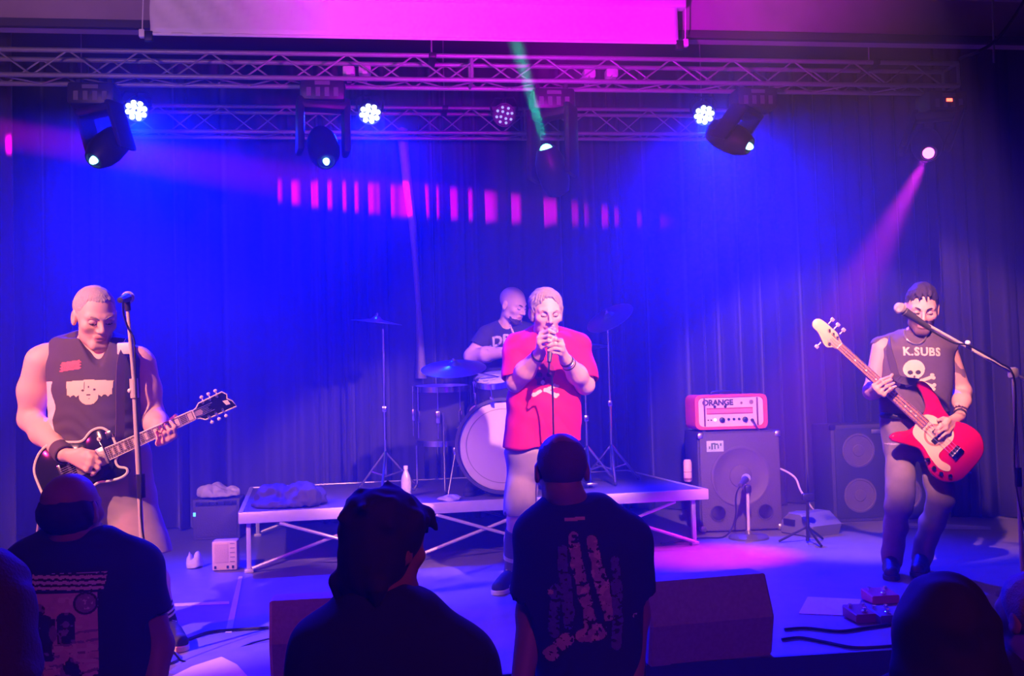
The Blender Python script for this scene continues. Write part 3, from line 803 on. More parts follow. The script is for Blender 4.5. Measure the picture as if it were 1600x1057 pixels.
# guitarist's straight stand
GZ = 4.58
a = P(199, 478, GZ); b = P(209.5, 600, GZ+0.0); c = P(216, 700, GZ); d = P(222.5, 870, GZ)
k = (STAGE-d[2])/(d[2]-b[2]); foot = d+(d-b)*k; foot[2] = STAGE
t = thing('microphone_stand', 'straight pale microphone stand with round base in front of the guitarist', 'microphone stand', foot)
MB().bar(a, b, 0.0085, 10).obj('upper_tube', M_pole, t)
MB().bar(b, foot+[0, 0, 0.05], 0.0115, 10).obj('lower_tube', M_pole, t)
MB().bar(P(208.8, 592, GZ), P(210.5, 622, GZ), 0.0185, 12).obj('clutch', M_pole, t)
kn = P(203, 611, GZ-0.01); MB().bar(kn, P(210, 611, GZ), 0.006).sphere(kn, 0.011).obj('clutch_knob', M_white, t)
MB().bar(P(219.5, 741, GZ), P(221, 778, GZ), 0.0195, 12).obj('sleeve', M_plastic, t)
round_base(t, foot, 0.14)
MB().bar(P(198, 468, GZ), P(200, 486, GZ), 0.014, 10).obj('clip', M_plastic, t)
mc = thing('microphone', 'microphone with pale grille on the straight stand beside the guitarist', 'microphone', P(198, 466, GZ))
mic_shapes(mc, P(200, 465, GZ+0.03), P(191, 468, GZ-0.1)-P(200, 465, GZ+0.03), 1.05, 'body')
cb = smooth_poly([P(192, 470, GZ-0.12), P(193, 490, GZ-0.06), P(200, 512, GZ-0.02), P(209, 530, GZ-0.015), P(211, 560, GZ-0.02), P(214, 640, GZ-0.02), P(220, 735, GZ-0.025), P(226, 850, GZ-0.025), foot+[0.15, -0.05, 0.012], foot+[0.5, 0.25, 0.012], foot+[1.0, 0.2, 0.012]], 6, False)
MB().tube(cb, 0.0045, 6).obj('cable', M_plastic, mc)
# boom stand at the right
BZ = 5.45
jt = P(1583, 583, BZ+0.05); tipb = P(1424, 494, BZ-0.05); tail = jt+(jt-tipb)*0.32
t = thing('microphone_stand', 'tall boom microphone stand at the right edge, reaching across the bassist', 'microphone stand', (jt[0], jt[1], STAGE))
MB().bar((jt[0], jt[1], STAGE+0.05), (jt[0], jt[1], STAGE+0.62), 0.0125, 10).bar((jt[0], jt[1], STAGE+0.6), jt, 0.0095, 10).obj('pole', M_pole, t)
MB().bar((jt[0], jt[1], STAGE+0.58), (jt[0], jt[1], STAGE+0.68), 0.019, 12).obj('clutch', M_plastic, t)
MB().bar(tipb, tail, 0.0085, 10).obj('boom_arm', M_pole, t)
MB().box(jt, (0.045, 0.05, 0.06), bev=0.014).obj('boom_joint', M_pole, t)
MB().sphere(P(1512, 536, BZ-0.03), 0.014).obj('cable_clip', M_white, t)
round_base(t, (jt[0], jt[1], STAGE), 0.14)
MB().bar(P(1418, 490, BZ-0.05), P(1430, 497, BZ-0.05), 0.015, 10).obj('clip', M_plastic, t)
mb = thing('microphone', 'microphone with pale round grille on the boom, in front of the bassist', 'microphone', P(1406, 482, BZ-0.06))
mic_shapes(mb, P(1406, 482, BZ-0.06), tipb-P(1406, 482, BZ-0.06), 1.15, 'body')
MB().tube(smooth_poly([P(1432, 502, BZ-0.06), P(1460, 520, BZ-0.07), P(1490, 536, BZ-0.07), P(1515, 541, BZ-0.05), P(1560, 566, BZ), P(1586, 600, BZ+0.02), P(1588, 760, BZ+0.02), np.array([jt[0]+0.1, jt[1]-0.05, STAGE+0.012]), np.array([jt[0]+0.5, jt[1]+0.1, STAGE+0.012])], 6, False), 0.005, 6).obj('cable', M_plastic, mb)

# ------------------------------------------------------------------ bass amplifier stack
M_tolex = mat('black_tolex', (0.055, 0.05, 0.055), 0.7, var=0.25, scale=120, bump=0.25)
M_gril = mat('cabinet_grille', (0.10, 0.085, 0.10), 0.65, var=0.2, scale=90, bump=0.3)
cb0 = FL(1095, 834, STAGE); cb1 = FL(1225, 829, STAGE)
cx = nrm([cb1[0]-cb0[0], cb1[1]-cb0[1], 0]); cyv = np.array([-cx[1], cx[0], 0]); CW = np.linalg.norm(cb1-cb0)
CH = P(1158, 674, np.dot(((cb0+cb1)/2-CAM), FW))[2]-STAGE
RC = np.stack([cx, -Uz*0+np.cross(Uz, cx)*1.0, Uz], 1)     # x along the front, y away from us, z up
cm = (cb0+cb1)/2; CD = 0.42
def CP(x, y, z): return cm+cx*x+cyv*y+Uz*z
RCf = np.stack([cx, Uz, -cyv], 1)                          # x, up, out towards us
t = thing('bass_cabinet', 'dark bass speaker cabinet with two round ports, right of the drum riser', 'speaker', cm)
MB().box(CP(0, CD/2+0.012, CH/2), (CW, CD-0.024, CH), RC, bev=0.012).obj('cabinet', M_tolex, t)
# front baffle with a shallow rim, ports cut as dark wells
MB().box(CP(0, 0.006, CH/2), (CW-0.03, 0.016, CH-0.03), RC, bev=0.005).obj('front_grille', M_gril, t)
so = (0.0, CH*0.60)
MB().lathe([(0.235, 0.0), (0.235, 0.008), (0.222, 0.012), (0.212, 0.008), (0.205, 0.003), (0.13, 0.001), (0.09, 0.002), (0.085, 0.010), (0.05, 0.018), (0, 0.020)], CP(so[0], -0.002, CH*0.55), -cyv, 44).obj('speaker_cone', mat('cone_paper', (0.12, 0.10, 0.12), 0.6, var=0.2), t)
for s in (-1, 1):
    c = CP(s*CW*0.285, -0.002, CH*0.19)
    MB().lathe([(0.066, 0), (0.066, 0.006), (0.058, 0.008), (0.054, 0.002)], c, -cyv, 28).obj('port_ring', M_tolex, t)
    MB().lathe([(0.054, 0.002), (0.05, -0.002), (0.0, -0.003)], c, -cyv, 28).obj('port', mat('port_hole', (0.004, 0.004, 0.004), 0.9), t)
    for zz in (0.03, CH-0.03):
        MB().box(CP(s*(CW/2-0.022), 0.012, zz), (0.05, 0.05, 0.05), RC, bev=0.014).obj('metal_corner', M_alu, t)
lb = MB().box(CP(-CW*0.295, -0.004, CH*0.855), (0.135, 0.004, 0.085), RC, bev=0.001).obj('label_plate', mat('plate_white', (0.62, 0.75, 0.72), 0.5), t)
m = MB()
for i, (x, w_, h_, z) in enumerate([(-0.025, 0.012, 0.05, 0), (-0.008, 0.02, 0.012, 0.02), (-0.002, 0.01, 0.045, 0), (0.014, 0.02, 0.012, 0.015), (0.024, 0.01, 0.03, -0.004), (0.045, 0.012, 0.02, 0.012), (-0.045, 0.01, 0.02, -0.01)]):
    m.box(CP(-CW*0.295+x, -0.0065, CH*0.855+z), (w_, 0.002, h_), RC)
m.obj('plate_marks', mat('plate_ink', (0.05, 0.16, 0.12), 0.6), lb)
# amplifier head
M_orange = mat('orange_vinyl', (0.86, 0.10, 0.05), 0.5, var=0.12, scale=80, bump=0.15)
M_panel = mat('cream_panel', (0.86, 0.70, 0.52), 0.5, var=0.04)
M_ink = mat('panel_ink', (0.03, 0.012, 0.03), 0.6)
hx = -0.045; HW, HH, HD = 0.585, 0.275, 0.30; HZ = CH+0.012
t = thing('amplifier_head', 'small orange amplifier head with cream panel on top of the bass cabinet', 'amplifier', CP(hx, 0.1, CH))
out = []
for (qx, qy, a0) in ((1, 1, 0), (-1, 1, 90), (-1, -1, 180), (1, -1, 270)):
    for k in range(5):
        a = math.radians(a0+22.5*k); out.append((qx*(HW/2-0.045)+0.045*math.cos(a), qy*(HH/2-0.045)+0.045*math.sin(a)))
inn = [(x*0.885, y*0.83) for x, y in out]
m = MB(); o_ = np.array(out); i_ = np.array(inn); n = len(out); V = []; F = []
for q, z in ((o_, -HD), (o_, -0.012), (o_*0.99, 0.0), (i_*1.03, 0.0), (i_, -0.012), (i_, -0.04)):
    V += [(x, y, z) for x, y in q]
for i in range(5):
    for k in range(n): F.append((i*n+k, i*n+(k+1) % n, (i+1)*n+(k+1) % n, (i+1)*n+k))
F.append(tuple(range(n-1, -1, -1)))
m.add(V, F, (RCf, CP(hx, 0.03, HZ+HH/2))); m.obj('case', M_orange, t, angle=35)
pc = CP(hx, 0.048, HZ+HH/2)
def HP(x, z, out_=0.0): return pc+cx*x+Uz*z-cyv*out_
MB().box(HP(0, 0), (HW*0.885, 0.012, HH*0.83), RC).obj('front_panel', M_panel, t)
for s in (-1, 1):
    MB().box(HP(s*0.212, 0, 0.008), (0.012, 0.012, HH*0.80), RC, bev=0.003).obj('panel_divider', mat('divider_purple', (0.16, 0.02, 0.08), 0.5), t)
fr_m = MB()
for z in (0.028, -0.012): fr_m.box(HP(-0.01, z, 0.007), (0.37, 0.004, 0.009), RC)
fr_m.obj('panel_line', mat('line_red', (0.45, 0.04, 0.06), 0.5), t)
MB().box(HP(-0.01, 0.008, 0.007), (0.37, 0.002, 0.03), RC).obj('panel_band', mat('band_pink', (0.75, 0.25, 0.22), 0.5), t)
tm = MB(); text_mesh(tm, 'ORANGE', HP(-0.105, 0.073, 0.0), RCf, 0.062, 0.0095, 0.0025, 0.95)
for x in (-0.13, -0.045): tm.lathe([(0.012, 0.0095), (0, 0.0095)], HP(x, 0.043, 0), -cyv, 10)
tm.obj('lettering', M_ink, t, smooth=False)
MB().lathe([(0.014, 0.008), (0.018, 0.009), (0.018, 0.008)], HP(0.165, 0.073), -cyv, 18).lathe([(0.008, 0.008), (0.011, 0.009), (0.011, 0.008)], HP(0.085, 0.068), -cyv, 14).obj('crest', mat('crest_brown', (0.5, 0.28, 0.24), 0.6), t)
for x, r in ((-0.075, 0.0215), (0.11, 0.0215)):
    kb = MB().lathe([(r, 0.006), (r*0.9, 0.026), (r*0.4, 0.03), (0, 0.03)], HP(x, -0.062), -cyv, 18).obj('large_knob', M_plastic, t)
for x in (-0.022, 0.02, 0.062): MB().lathe([(0.0105, 0.006), (0.009, 0.02), (0, 0.021)], HP(x, -0.058), -cyv, 12).obj('small_knob', M_plastic, t)
for x in (-0.185, -0.16): MB().lathe([(0.006, 0.006), (0.005, 0.014), (0, 0.015)], HP(x, -0.062), -cyv, 10).obj('toggle', M_plastic, t)
MB().lathe([(0.013, 0.006), (0.011, 0.014), (0, 0.017)], HP(-0.13, -0.06), -cyv, 14).obj('pilot_lamp', mat('pilot_lamp', (0.9, 0.8, 0.6), 0.3, emit=(1, 0.8, 0.5), estr=1.5), t)
MB().tube(smooth_poly([HP(0.165, -0.07, 0.01), HP(0.166, -0.075, 0.04), HP(0.18, -0.11, 0.06), HP(0.2, -0.145, 0.05)], 5, False), 0.005, 6).lathe([(0.012, 0.0), (0.01, 0.03), (0, 0.03)], HP(0.165, -0.068, 0.004), -cyv, 10).obj('input_jack', M_plastic, t)
for s in (-1, 1):
    for y in (0.06, 0.28): MB().lathe([(0.016, 0), (0.016, 0.013), (0, 0.013)], CP(hx+s*0.22, y, CH), (0, 0, 1), 10).obj('foot', M_rubber, t)
m = MB().tube(smooth_poly([CP(hx-0.12, 0.17, HZ+HH), CP(hx-0.1, 0.17, HZ+HH+0.02), CP(hx+0.1, 0.17, HZ+HH+0.02), CP(hx+0.12, 0.17, HZ+HH)], 5, False), 0.009, 8); m.obj('handle', M_plastic, t)
# short microphone stand miking the cabinet
sb = FL(1170, 842, STAGE)
sb_d = np.dot(sb-CAM, FW)
t = thing('short_microphone_stand', 'short round-based microphone stand in front of the bass cabinet', 'microphone stand', sb)
MB().lathe([(0, 0.0), (0.148, 0.0), (0.148, 0.014), (0.135, 0.026), (0.03, 0.034), (0.022, 0.06), (0, 0.06)], sb, (0, 0, 1), 36).obj('base', mat('cast_base', (0.13, 0.12, 0.13), 0.4, 0.3), t)
tpz = P(1164, 765, sb_d)
MB().bar(sb+[0, 0, 0.03], (sb[0]+0.005, sb[1], tpz[2]), 0.012, 10).obj('pole', M_pole, t)
MB().box((sb[0]+0.005, sb[1], tpz[2]), (0.05, 0.05, 0.06), bev=0.012).obj('joint', M_plastic, t)
MB().bar((sb[0], sb[1], tpz[2]), P(1160, 752, sb_d+0.03), 0.01, 8).obj('short_boom', M_pole, t)
mk = thing('microphone', 'microphone on the short stand aimed at the bass cabinet', 'microphone', P(1163, 748, sb_d+0.02))
mic_shapes(mk, P(1166, 748, sb_d+0.12), P(1158, 757, sb_d-0.05)-P(1166, 748, sb_d+0.12), 1.3, 'body')
m = MB().tube(smooth_poly([P(1158, 758, sb_d-0.06), P(1150, 775, sb_d-0.05), P(1149, 810, sb_d-0.02), np.array([sb[0]-0.19, sb[1]-0.03, STAGE+0.03]), np.array([sb[0]-0.35, sb[1]+0.05, STAGE+0.012]), np.array([sb[0]-0.7, sb[1]-0.1, STAGE+0.012])], 6, False), 0.007, 6); m.obj('cable', M_plastic, mk)

# ------------------------------------------------------------------ other cabinets at the back
c0 = FL(1304, 818, STAGE); dd = np.dot(c0-CAM, FW); c1 = P(1470, 812, dd)
zt = P(1340, 664, dd)[2]
t = thing('guitar_cabinet', 'unlit black speaker cabinet with blue-lit top, behind the bassist', 'speaker', ((c0[0]+c1[0])/2, c0[1]+0.2, STAGE))
cc = np.array([(c0[0]+c1[0])/2, c0[1]+0.2, (STAGE+zt)/2]); W2 = c1[0]-c0[0]; H2 = zt-STAGE
MB().box(cc, (W2, 0.38, H2), bev=0.014).obj('cabinet', M_tolex, t)
MB().box(cc+[0, -0.19, 0], (W2-0.06, 0.014, H2-0.06), bev=0.005).obj('front_grille', mat('grille_black', (0.03, 0.03, 0.035), 0.7), t)
for sx in (-1, 1):
    for sz in (-1, 1):
        MB().lathe([(0.14, 0.0), (0.14, 0.006), (0.125, 0.008), (0.12, 0.002), (0.05, 0.001), (0.045, 0.006), (0, 0.01)], cc+[sx*W2*0.23, -0.196, sz*H2*0.23], (0, -1, 0), 28).obj('speaker_cone', mat('cone_paper', (0.12, 0.10, 0.12), 0.6), t)
        MB().box(cc+[sx*(W2/2-0.02), -0.175, sz*(H2/2-0.02)], (0.05, 0.05, 0.05), bev=0.012).obj('corner', M_plastic, t)
MB().box(cc+[0, -0.2, H2*0.42], (0.16, 0.008, 0.035), bev=0.003).obj('badge', M_alu, t)
c0 = FL(301, 846, STAGE); dd = np.dot(c0-CAM, FW); c1 = P(374, 843, dd); zt = P(336, 781, dd)[2]
W2 = c1[0]-c0[0]; H2 = zt-STAGE; cc = np.array([(c0[0]+c1[0])/2, c0[1]+0.17, (STAGE+zt)/2])
t = thing('guitar_amplifier', 'dark boxy guitar amplifier with a pale towel on top, left of the riser', 'amplifier', (cc[0], cc[1], STAGE))
LAMP_TOP = (cc[0], cc[1]-0.1, zt)
MB().box(cc, (W2, 0.32, H2), bev=0.012).obj('cabinet', mat('amp_tolex', (0.10, 0.09, 0.10), 0.7, var=0.2, scale=100), t)
MB().box(cc+[0, -0.16, -0.02], (W2-0.05, 0.012, H2-0.09), bev=0.004).obj('front_grille', M_gril, t)
MB().box(cc+[0, -0.161, H2/2-0.035], (W2-0.05, 0.012, 0.04), bev=0.003).obj('control_strip', M_plastic, t)
for k in range(5): MB().lathe([(0.012, 0), (0.01, 0.014), (0, 0.015)], cc+[-0.12+0.06*k, -0.167, H2/2-0.035], (0, -1, 0), 10).obj('knob', M_plastic, t)
MB().tube([cc+[-0.08, 0, H2/2], cc+[-0.06, 0, H2/2+0.02], cc+[0.06, 0, H2/2+0.02], cc+[0.08, 0, H2/2]], 0.009, 8).obj('handle', M_plastic, t)
MB().box(cc+[-W2/2+0.015, -0.16, H2/2-0.12], (0.02, 0.01, 0.03)).obj('switch_lamp', mat('blue_pilot', (0.1, 0.3, 0.6), 0.3, emit=(0.1, 0.5, 1.0), estr=2.5), t)
# pale box
c0 = FL(331, 894, STAGE); dd = np.dot(c0-CAM, FW); c1 = P(370, 891, dd); zt = P(348, 848, dd)[2]
W2 = c1[0]-c0[0]; H2 = zt-STAGE; cc = np.array([(c0[0]+c1[0])/2, c0[1]+0.07, (STAGE+zt)/2+0.004])
t = thing('equipment_box', 'small pale upright box standing on the stage floor left of the riser', 'box', (cc[0], cc[1], STAGE))
MB().box(cc, (W2, 0.13, H2), bev=0.012).obj('case', mat('box_cream', (0.8, 0.68, 0.5), 0.5, var=0.06), t)
MB().box(cc+[-0.02, -0.066, 0.015], (W2-0.075, 0.006, H2-0.07), bev=0.002).obj('front_mesh', mat('box_mesh', (0.72, 0.58, 0.42), 0.7, bump=0.5, scale=200), t)
for k in range(5): MB().box(cc+[W2/2-0.03, -0.067, -0.04+0.03*k], (0.03, 0.006, 0.006)).obj('vent_slat', mat('slat_grey', (0.35, 0.3, 0.28), 0.5), t)
for x in (-0.06, 0.02, 0.055): MB().box(cc+[x, -0.067, -H2/2+0.022], (0.014, 0.006, 0.018)).obj('socket', M_plastic, t)
for sx in (-1, 1): MB().box(cc+[sx*(W2/2-0.025), 0, -H2/2-0.004], (0.03, 0.1, 0.012)).obj('foot', M_rubber, t)

# crumpled cloths: small heaps of folded cloth
def cloth_heap(name, label, c, sx, sy, sz, m, seed, h=0.008, cat='cloth', peaks=6):
    r = np.random.RandomState(seed); pr = []; c = np.array(c)
    for i in range(peaks):
        o = np.array([r.uniform(-0.7, 0.7)*sx, r.uniform(-0.5, 0.5)*sy, sz*r.uniform(0.15, 0.35)])
        pr.append(ell(c+o, np.eye(3), (sx*r.uniform(0.3, 0.5), sy*r.uniform(0.4, 0.6), sz*r.uniform(0.5, 0.8)), 0.02))
    pr.append(ell(c+[0, 0, 0.01], np.eye(3), (sx*0.95, sy*0.9, sz*0.4), 0.02))
    pr.append(half(c, (0, 0, -1), 0.003))
    V, Q = sdf_mesh(pr, h, lambda p, d: d+0.010*np.abs(wave(p, seed, 55, 5)).astype(np.float32)-0.006)
    V[:, 2] += c[2]-V[:, 2].min()+0.0005
    return tag(mk_obj(name, V, Q, m, base=c), label, cat)
cloth_heap('towel', 'crumpled white towel lying on the dark guitar amplifier at left', (LAMP_TOP[0]+0.02, LAMP_TOP[1], LAMP_TOP[2]+0.012), 0.16, 0.12, 0.10, M_towel, 11)
p = RP(sA+0.32, 0.28, RZ); cloth_heap('jacket', 'dark crumpled jacket lying on the left end of the drum riser', p, 0.26, 0.2, 0.15, mat('jacket_cloth', (0.06, 0.05, 0.075), 0.8, var=0.3, bump=0.4), 12, 0.009, 'jacket', 8)
p = FL(303, 890, STAGE); cloth_heap('towel', 'small crumpled white towel on the floor left of the pale box', p+[0, 0.05, 0], 0.05, 0.06, 0.11, M_towel, 13, 0.006, peaks=4)
p = RP(sA+1.0, 0.12, RZ); cloth_heap('setlist', 'crumpled paper scrap near the front edge of the drum riser', p+[0.42, 0, 0], 0.09, 0.06, 0.03, mat('paper_grey', (0.5, 0.48, 0.52), 0.8), 14, 0.006, 'paper', 4)
# bottle and can on the riser
def fl_on(u, v, z): return FL(u, v, z)
p = fl_on(635, 776, RZ); t = thing('water_bottle', 'clear plastic water bottle standing on the riser left of the bass drum', 'bottle', p)
MB().lathe([(0, 0.002), (0.034, 0.002), (0.036, 0.02), (0.036, 0.12), (0.03, 0.15), (0.014, 0.185), (0.013, 0.20), (0, 0.20)], p, (0, 0, 1), 20).obj('bottle_body', mat('clear_plastic', (0.55, 0.6, 0.7), 0.15, var=0.05), t)
MB().lathe([(0, 0.198), (0.016, 0.198), (0.016, 0.222), (0, 0.224)], p, (0, 0, 1), 14).obj('cap', M_white, t)
MB().lathe([(0.0368, 0.06), (0.0368, 0.11)], p, (0, 0, 1), 20).obj('paper_band', mat('band_pale', (0.6, 0.6, 0.75), 0.6), t)
p = fl_on(1075, 753, RZ); t = thing('drink_can', 'tall pale drink can standing at the right end of the riser', 'can', p)
MB().lathe([(0, 0.003), (0.024, 0.0), (0.033, 0.014), (0.033, 0.15), (0.026, 0.166), (0.027, 0.17), (0.024, 0.167), (0, 0.166)], p, (0, 0, 1), 22).obj('can_body', mat('can_paint', (0.85, 0.62, 0.52), 0.4), t)
MB().lathe([(0.0335, 0.013), (0.0335, 0.03)], p, (0, 0, 1), 22).lathe([(0.0335, 0.075), (0.0335, 0.079)], p, (0, 0, 1), 22).obj('can_band', mat('can_ink', (0.3, 0.08, 0.12), 0.4), t)
MB().box(p+[0, 0, 0.168], (0.012, 0.022, 0.002), bev=0.0008).obj('ring_pull', M_alu, t)

# ------------------------------------------------------------------ floor monitors
M_mon = mat('monitor_paint', (0.34, 0.24, 0.28), 0.75, var=0.25, scale=60, bump=0.2)
def monitor(name, label, A, B, H, slope, depth, cat='speaker', m=None, group=None):
    """A, B: bottom corners of the side turned to us; leaning back panel"""
    A = np.array(A); B = np.array(B); x = nrm(B-A); x[2] = 0; y = np.cross(Uz, x); L = np.linalg.norm((B-A)[:2])
    c = (A+B)/2; t = thing(name, label, cat, c+y*depth/2, group)
    R = np.stack([y, Uz, x], 1)
    prof = [(0.04, 0.0), (0.0, H*0.50), (slope, H), (slope+0.13, H), (depth, 0.10), (depth, 0.0)]
    MB().prism(prof, -L/2, L/2, R, c, 0.012).obj('cabinet', m or M_mon, t, smooth=False)
    # grille on the performer's side, handle bar and side plates
    a = np.array([slope+0.13, H]); b = np.array([depth, 0.10]); mid = (a+b)/2; dv = nrm(np.r_[b-a, 0])
    nv = np.array([-dv[1], dv[0]]); nv = nv if nv[0] > 0 else -nv
    gz = R@np.array([nv[0], nv[1], 0]); gy = R@np.array([dv[0], dv[1], 0])
    MB().box(c+R@np.array([mid[0]+nv[0]*0.004, mid[1]+nv[1]*0.004, 0]), (L-0.06, np.linalg.norm(b-a)-0.06, 0.012), np.stack([x, np.cross(gz, x), gz], 1), bev=0.003).obj('grille', M_gril, t)
    for s in (-1, 1):
        MB().box(c+R@np.array([slope+0.12, H*0.55, s*(L/2+0.002)]), (0.12, 0.05, 0.012), np.stack([y, Uz, x], 1), bev=0.004).obj('handle', M_plastic, t)
    return t
A = FL(1019, 1047, STAGE); B = FL(1214, 1027, STAGE)
monitor('floor_monitor', 'large dark wedge monitor at the stage edge, right of the shaven-headed man', A, B, 0.345, 0.07, 0.42, group=None)
A = FL(421, 1075, STAGE); B = FL(640, 1062, STAGE)
monitor('floor_monitor', 'dark wedge monitor at the stage edge behind the messy-haired silhouette', A, B, 0.34, 0.03, 0.42)
A = FL(1270, 842, STAGE); B = FL(1318, 836, STAGE)
monitor('floor_monitor', 'small wedge monitor lit blue, on the floor right of the bass cabinet', A, B, 0.17, 0.12, 0.34, m=mat('monitor_small', (0.15, 0.15, 0.2), 0.6))
# thin black stand and cable right of the cabinet
p = FL(1262, 850, STAGE); t = thing('short_microphone_stand', 'thin black stand on the floor right of the bass cabinet', 'microphone stand', p)
pz = P(1262, 777, np.dot(p-CAM, FW))
MB().bar(p+[0, 0, 0.02], pz, 0.011, 8).obj('pole', M_plastic, t)
for k in range(3):
    a = 0.6+2*PI*k/3; MB().bar(p+[0, 0, 0.12], p+[0.2*math.cos(a), 0.2*math.sin(a), 0.012], 0.009, 6).obj('leg', M_plastic, t)
MB().box(pz, (0.09, 0.05, 0.05), bev=0.012).obj('joint', M_plastic, t)
cab = MB().tube(smooth_poly([CP(CW/2-0.01, 0.2, CH*0.62), P(1228, 737, 8.05), P(1243, 748, 8.0), P(1250, 765, 7.95), P(1256, 775, 7.9), P(1263, 786, 7.88), P(1272, 800, 7.92), P(1276, 818, 7.98), FL(1290, 832, STAGE)+[0, 0, 0.012]], 6, False), 0.008, 6)
tag(cab.obj('speaker_cable', mat('cable_white', (0.7, 0.65, 0.68), 0.5), base=P(1243, 748, 8.0)), 'white cable hanging from the right side of the bass cabinet', 'cable')
p = FL(1252, 826, STAGE); t = thing('water_bottle', 'short pale plastic cup on the floor right of the bass cabinet', 'cup', p)
t.name = 'plastic_cup'
MB().lathe([(0, 0.003), (0.034, 0.0), (0.046, 0.13), (0.043, 0.13), (0.032, 0.01), (0, 0.01)], p, (0, 0, 1), 20).obj('cup_body', mat('cup_plastic', (0.7, 0.72, 0.78), 0.4), t)
MB().lathe([(0.0435, 0.126), (0.047, 0.128), (0.048, 0.133), (0.0435, 0.134)], p, (0, 0, 1), 20).obj('rim', M_white, t)
# floor light patch behind the bassist, pedals, set lists, tape, cables
A = FL(1404, 826, STAGE); B = FL(1548, 828, STAGE)
m = MB().prism([(0, 0), (1.0, -0.02), (0.9, 0.06), (0.42, 0.22), (0.02, 0.22)], 0.0, 0.02, np.stack([nrm(B-A)*np.linalg.norm(B-A), np.array([-nrm(B-A)[1], nrm(B-A)[0], 0])*np.linalg.norm(B-A), Uz], 1), A+[0, 0, 0.001])  # lit patch of floor put in as a thin pale slab
tag(m.obj('floor_light_patch', mat('floor_light_tone', (0.55, 0.56, 0.6), 0.6, var=0.1), smooth=False, base=A), 'flat pale slab painted as a lit patch of the stage floor behind the bassist', 'light patch')
def sheet(name, label, uv, cat='paper', m=None):
    pts = [FL(u, v, STAGE) for u, v in uv]; c = np.mean(pts, 0); V = []; n = len(pts)
    for z in (0.002, 0.004): V += [p_+[0, 0, z] for p_ in pts]
    F = [tuple(range(n-1, -1, -1)), tuple(range(n, 2*n))]+[(k, (k+1) % n, n+(k+1) % n, n+k) for k in range(n)]
    o = mk_obj(name, V, F, m or M_paper, smooth=False, base=c); return tag(o, label, cat)
sheet('setlist', 'white set list sheet on the floor beside the effects pedals', [(1248, 960), (1334, 964), (1346, 938), (1262, 934)])
sheet('setlist', 'white set list sheet at the stage edge, bottom left, right of the bald man', [(262, 1062), (300, 1043), (346, 1028), (370, 1040), (392, 1064), (330, 1080)])
M_tape = mat('white_tape', (0.75, 0.73, 0.72), 0.7, var=0.15, scale=40)
sheet('floor_tape', 'long white tape line running away towards the riser leg', [(352, 990), (362, 990), (372, 940), (379, 902), (373, 902), (364, 938)], 'tape', M_tape)
sheet('floor_tape', 'white tape line crossing the stage floor beside the guitarist shoe', [(262, 949), (358, 945), (358, 941), (262, 945)], 'tape', M_tape)
# effects pedals
pedal_cols = [(0.25, 0.05, 0.12), (0.10, 0.08, 0.30), (0.5, 0.10, 0.18)]
for i, (u, v, w_, d_, lb) in enumerate([(1356, 975, 0.115, 0.15, 'purple effects pedal nearest the set list sheet'), (1392, 977, 0.10, 0.14, 'dark blue effects pedal between the two other pedals'), (1385, 945, 0.15, 0.13, 'red effects pedal, furthest back of the three pedals')]):
    p = FL(u, v, STAGE)+[0, d_/2, 0]; t = thing('effects_pedal', lb, 'pedal', p, 'effects pedals on the floor')
    MB().prism([(-d_/2, 0.004), (-d_/2, 0.045), (d_/2, 0.062), (d_/2, 0.004)], -w_/2, w_/2, np.stack([np.array([0, 1.0, 0]), Uz, np.array([1.0, 0, 0])], 1), p, 0.006).obj('case', mat('pedal_paint_%d' % i, pedal_cols[i], 0.35), t, smooth=False)
    for x in (-0.3, 0.3): MB().lathe([(0.012, 0), (0.01, 0.018), (0, 0.019)], p+[x*w_, d_*0.25, 0.055], (0, -0.12, 1), 12).obj('knob', M_chrome, t)
    MB().lathe([(0.014, 0), (0.014, 0.01), (0.009, 0.012), (0.009, 0.024), (0, 0.025)], p+[0, -d_*0.28, 0.047], (0, -0.12, 1), 12).obj('footswitch', M_chrome, t)
for i, (uvs, lb) in enumerate([([(1226, 987), (1260, 985), (1310, 990), (1350, 985), (1400, 978)], 'dark cable lying on the stage floor right of the large wedge monitor'),
                            ([(1222, 1003), (1250, 1000), (1290, 1007), (1340, 1016), (1410, 1012)], 'dark cable nearest the stage edge, right of the wedge monitor'),
                            ([(272, 1012), (300, 1000), (335, 990), (420, 984)], 'dark cable on the floor behind the bottom left sheet'),
                            ([(252, 770), (261, 800), (266, 830), (258, 850), (262, 872), (300, 905), (350, 880), (400, 870)], None)]):
    if lb is None: continue
    o = MB().tube(smooth_poly([FL(u, v, STAGE)+[0, 0, 0.009] for u, v in uvs], 6, False), 0.008, 6).obj('floor_cable', M_plastic, base=FL(*uvs[0], STAGE))
    tag(o, lb, 'cable')
# ------------------------------------------------------------------ people
def skin_mat(name, col): return mat(name, col, 0.5, var=0.06, scale=30, spec=0.4)
M_lips = mat('lips', (0.60, 0.27, 0.24), 0.5)
M_eye = mat('eye_white', (0.7, 0.68, 0.66), 0.3)
M_iris = mat('iris_dark', (0.03, 0.025, 0.03), 0.2)

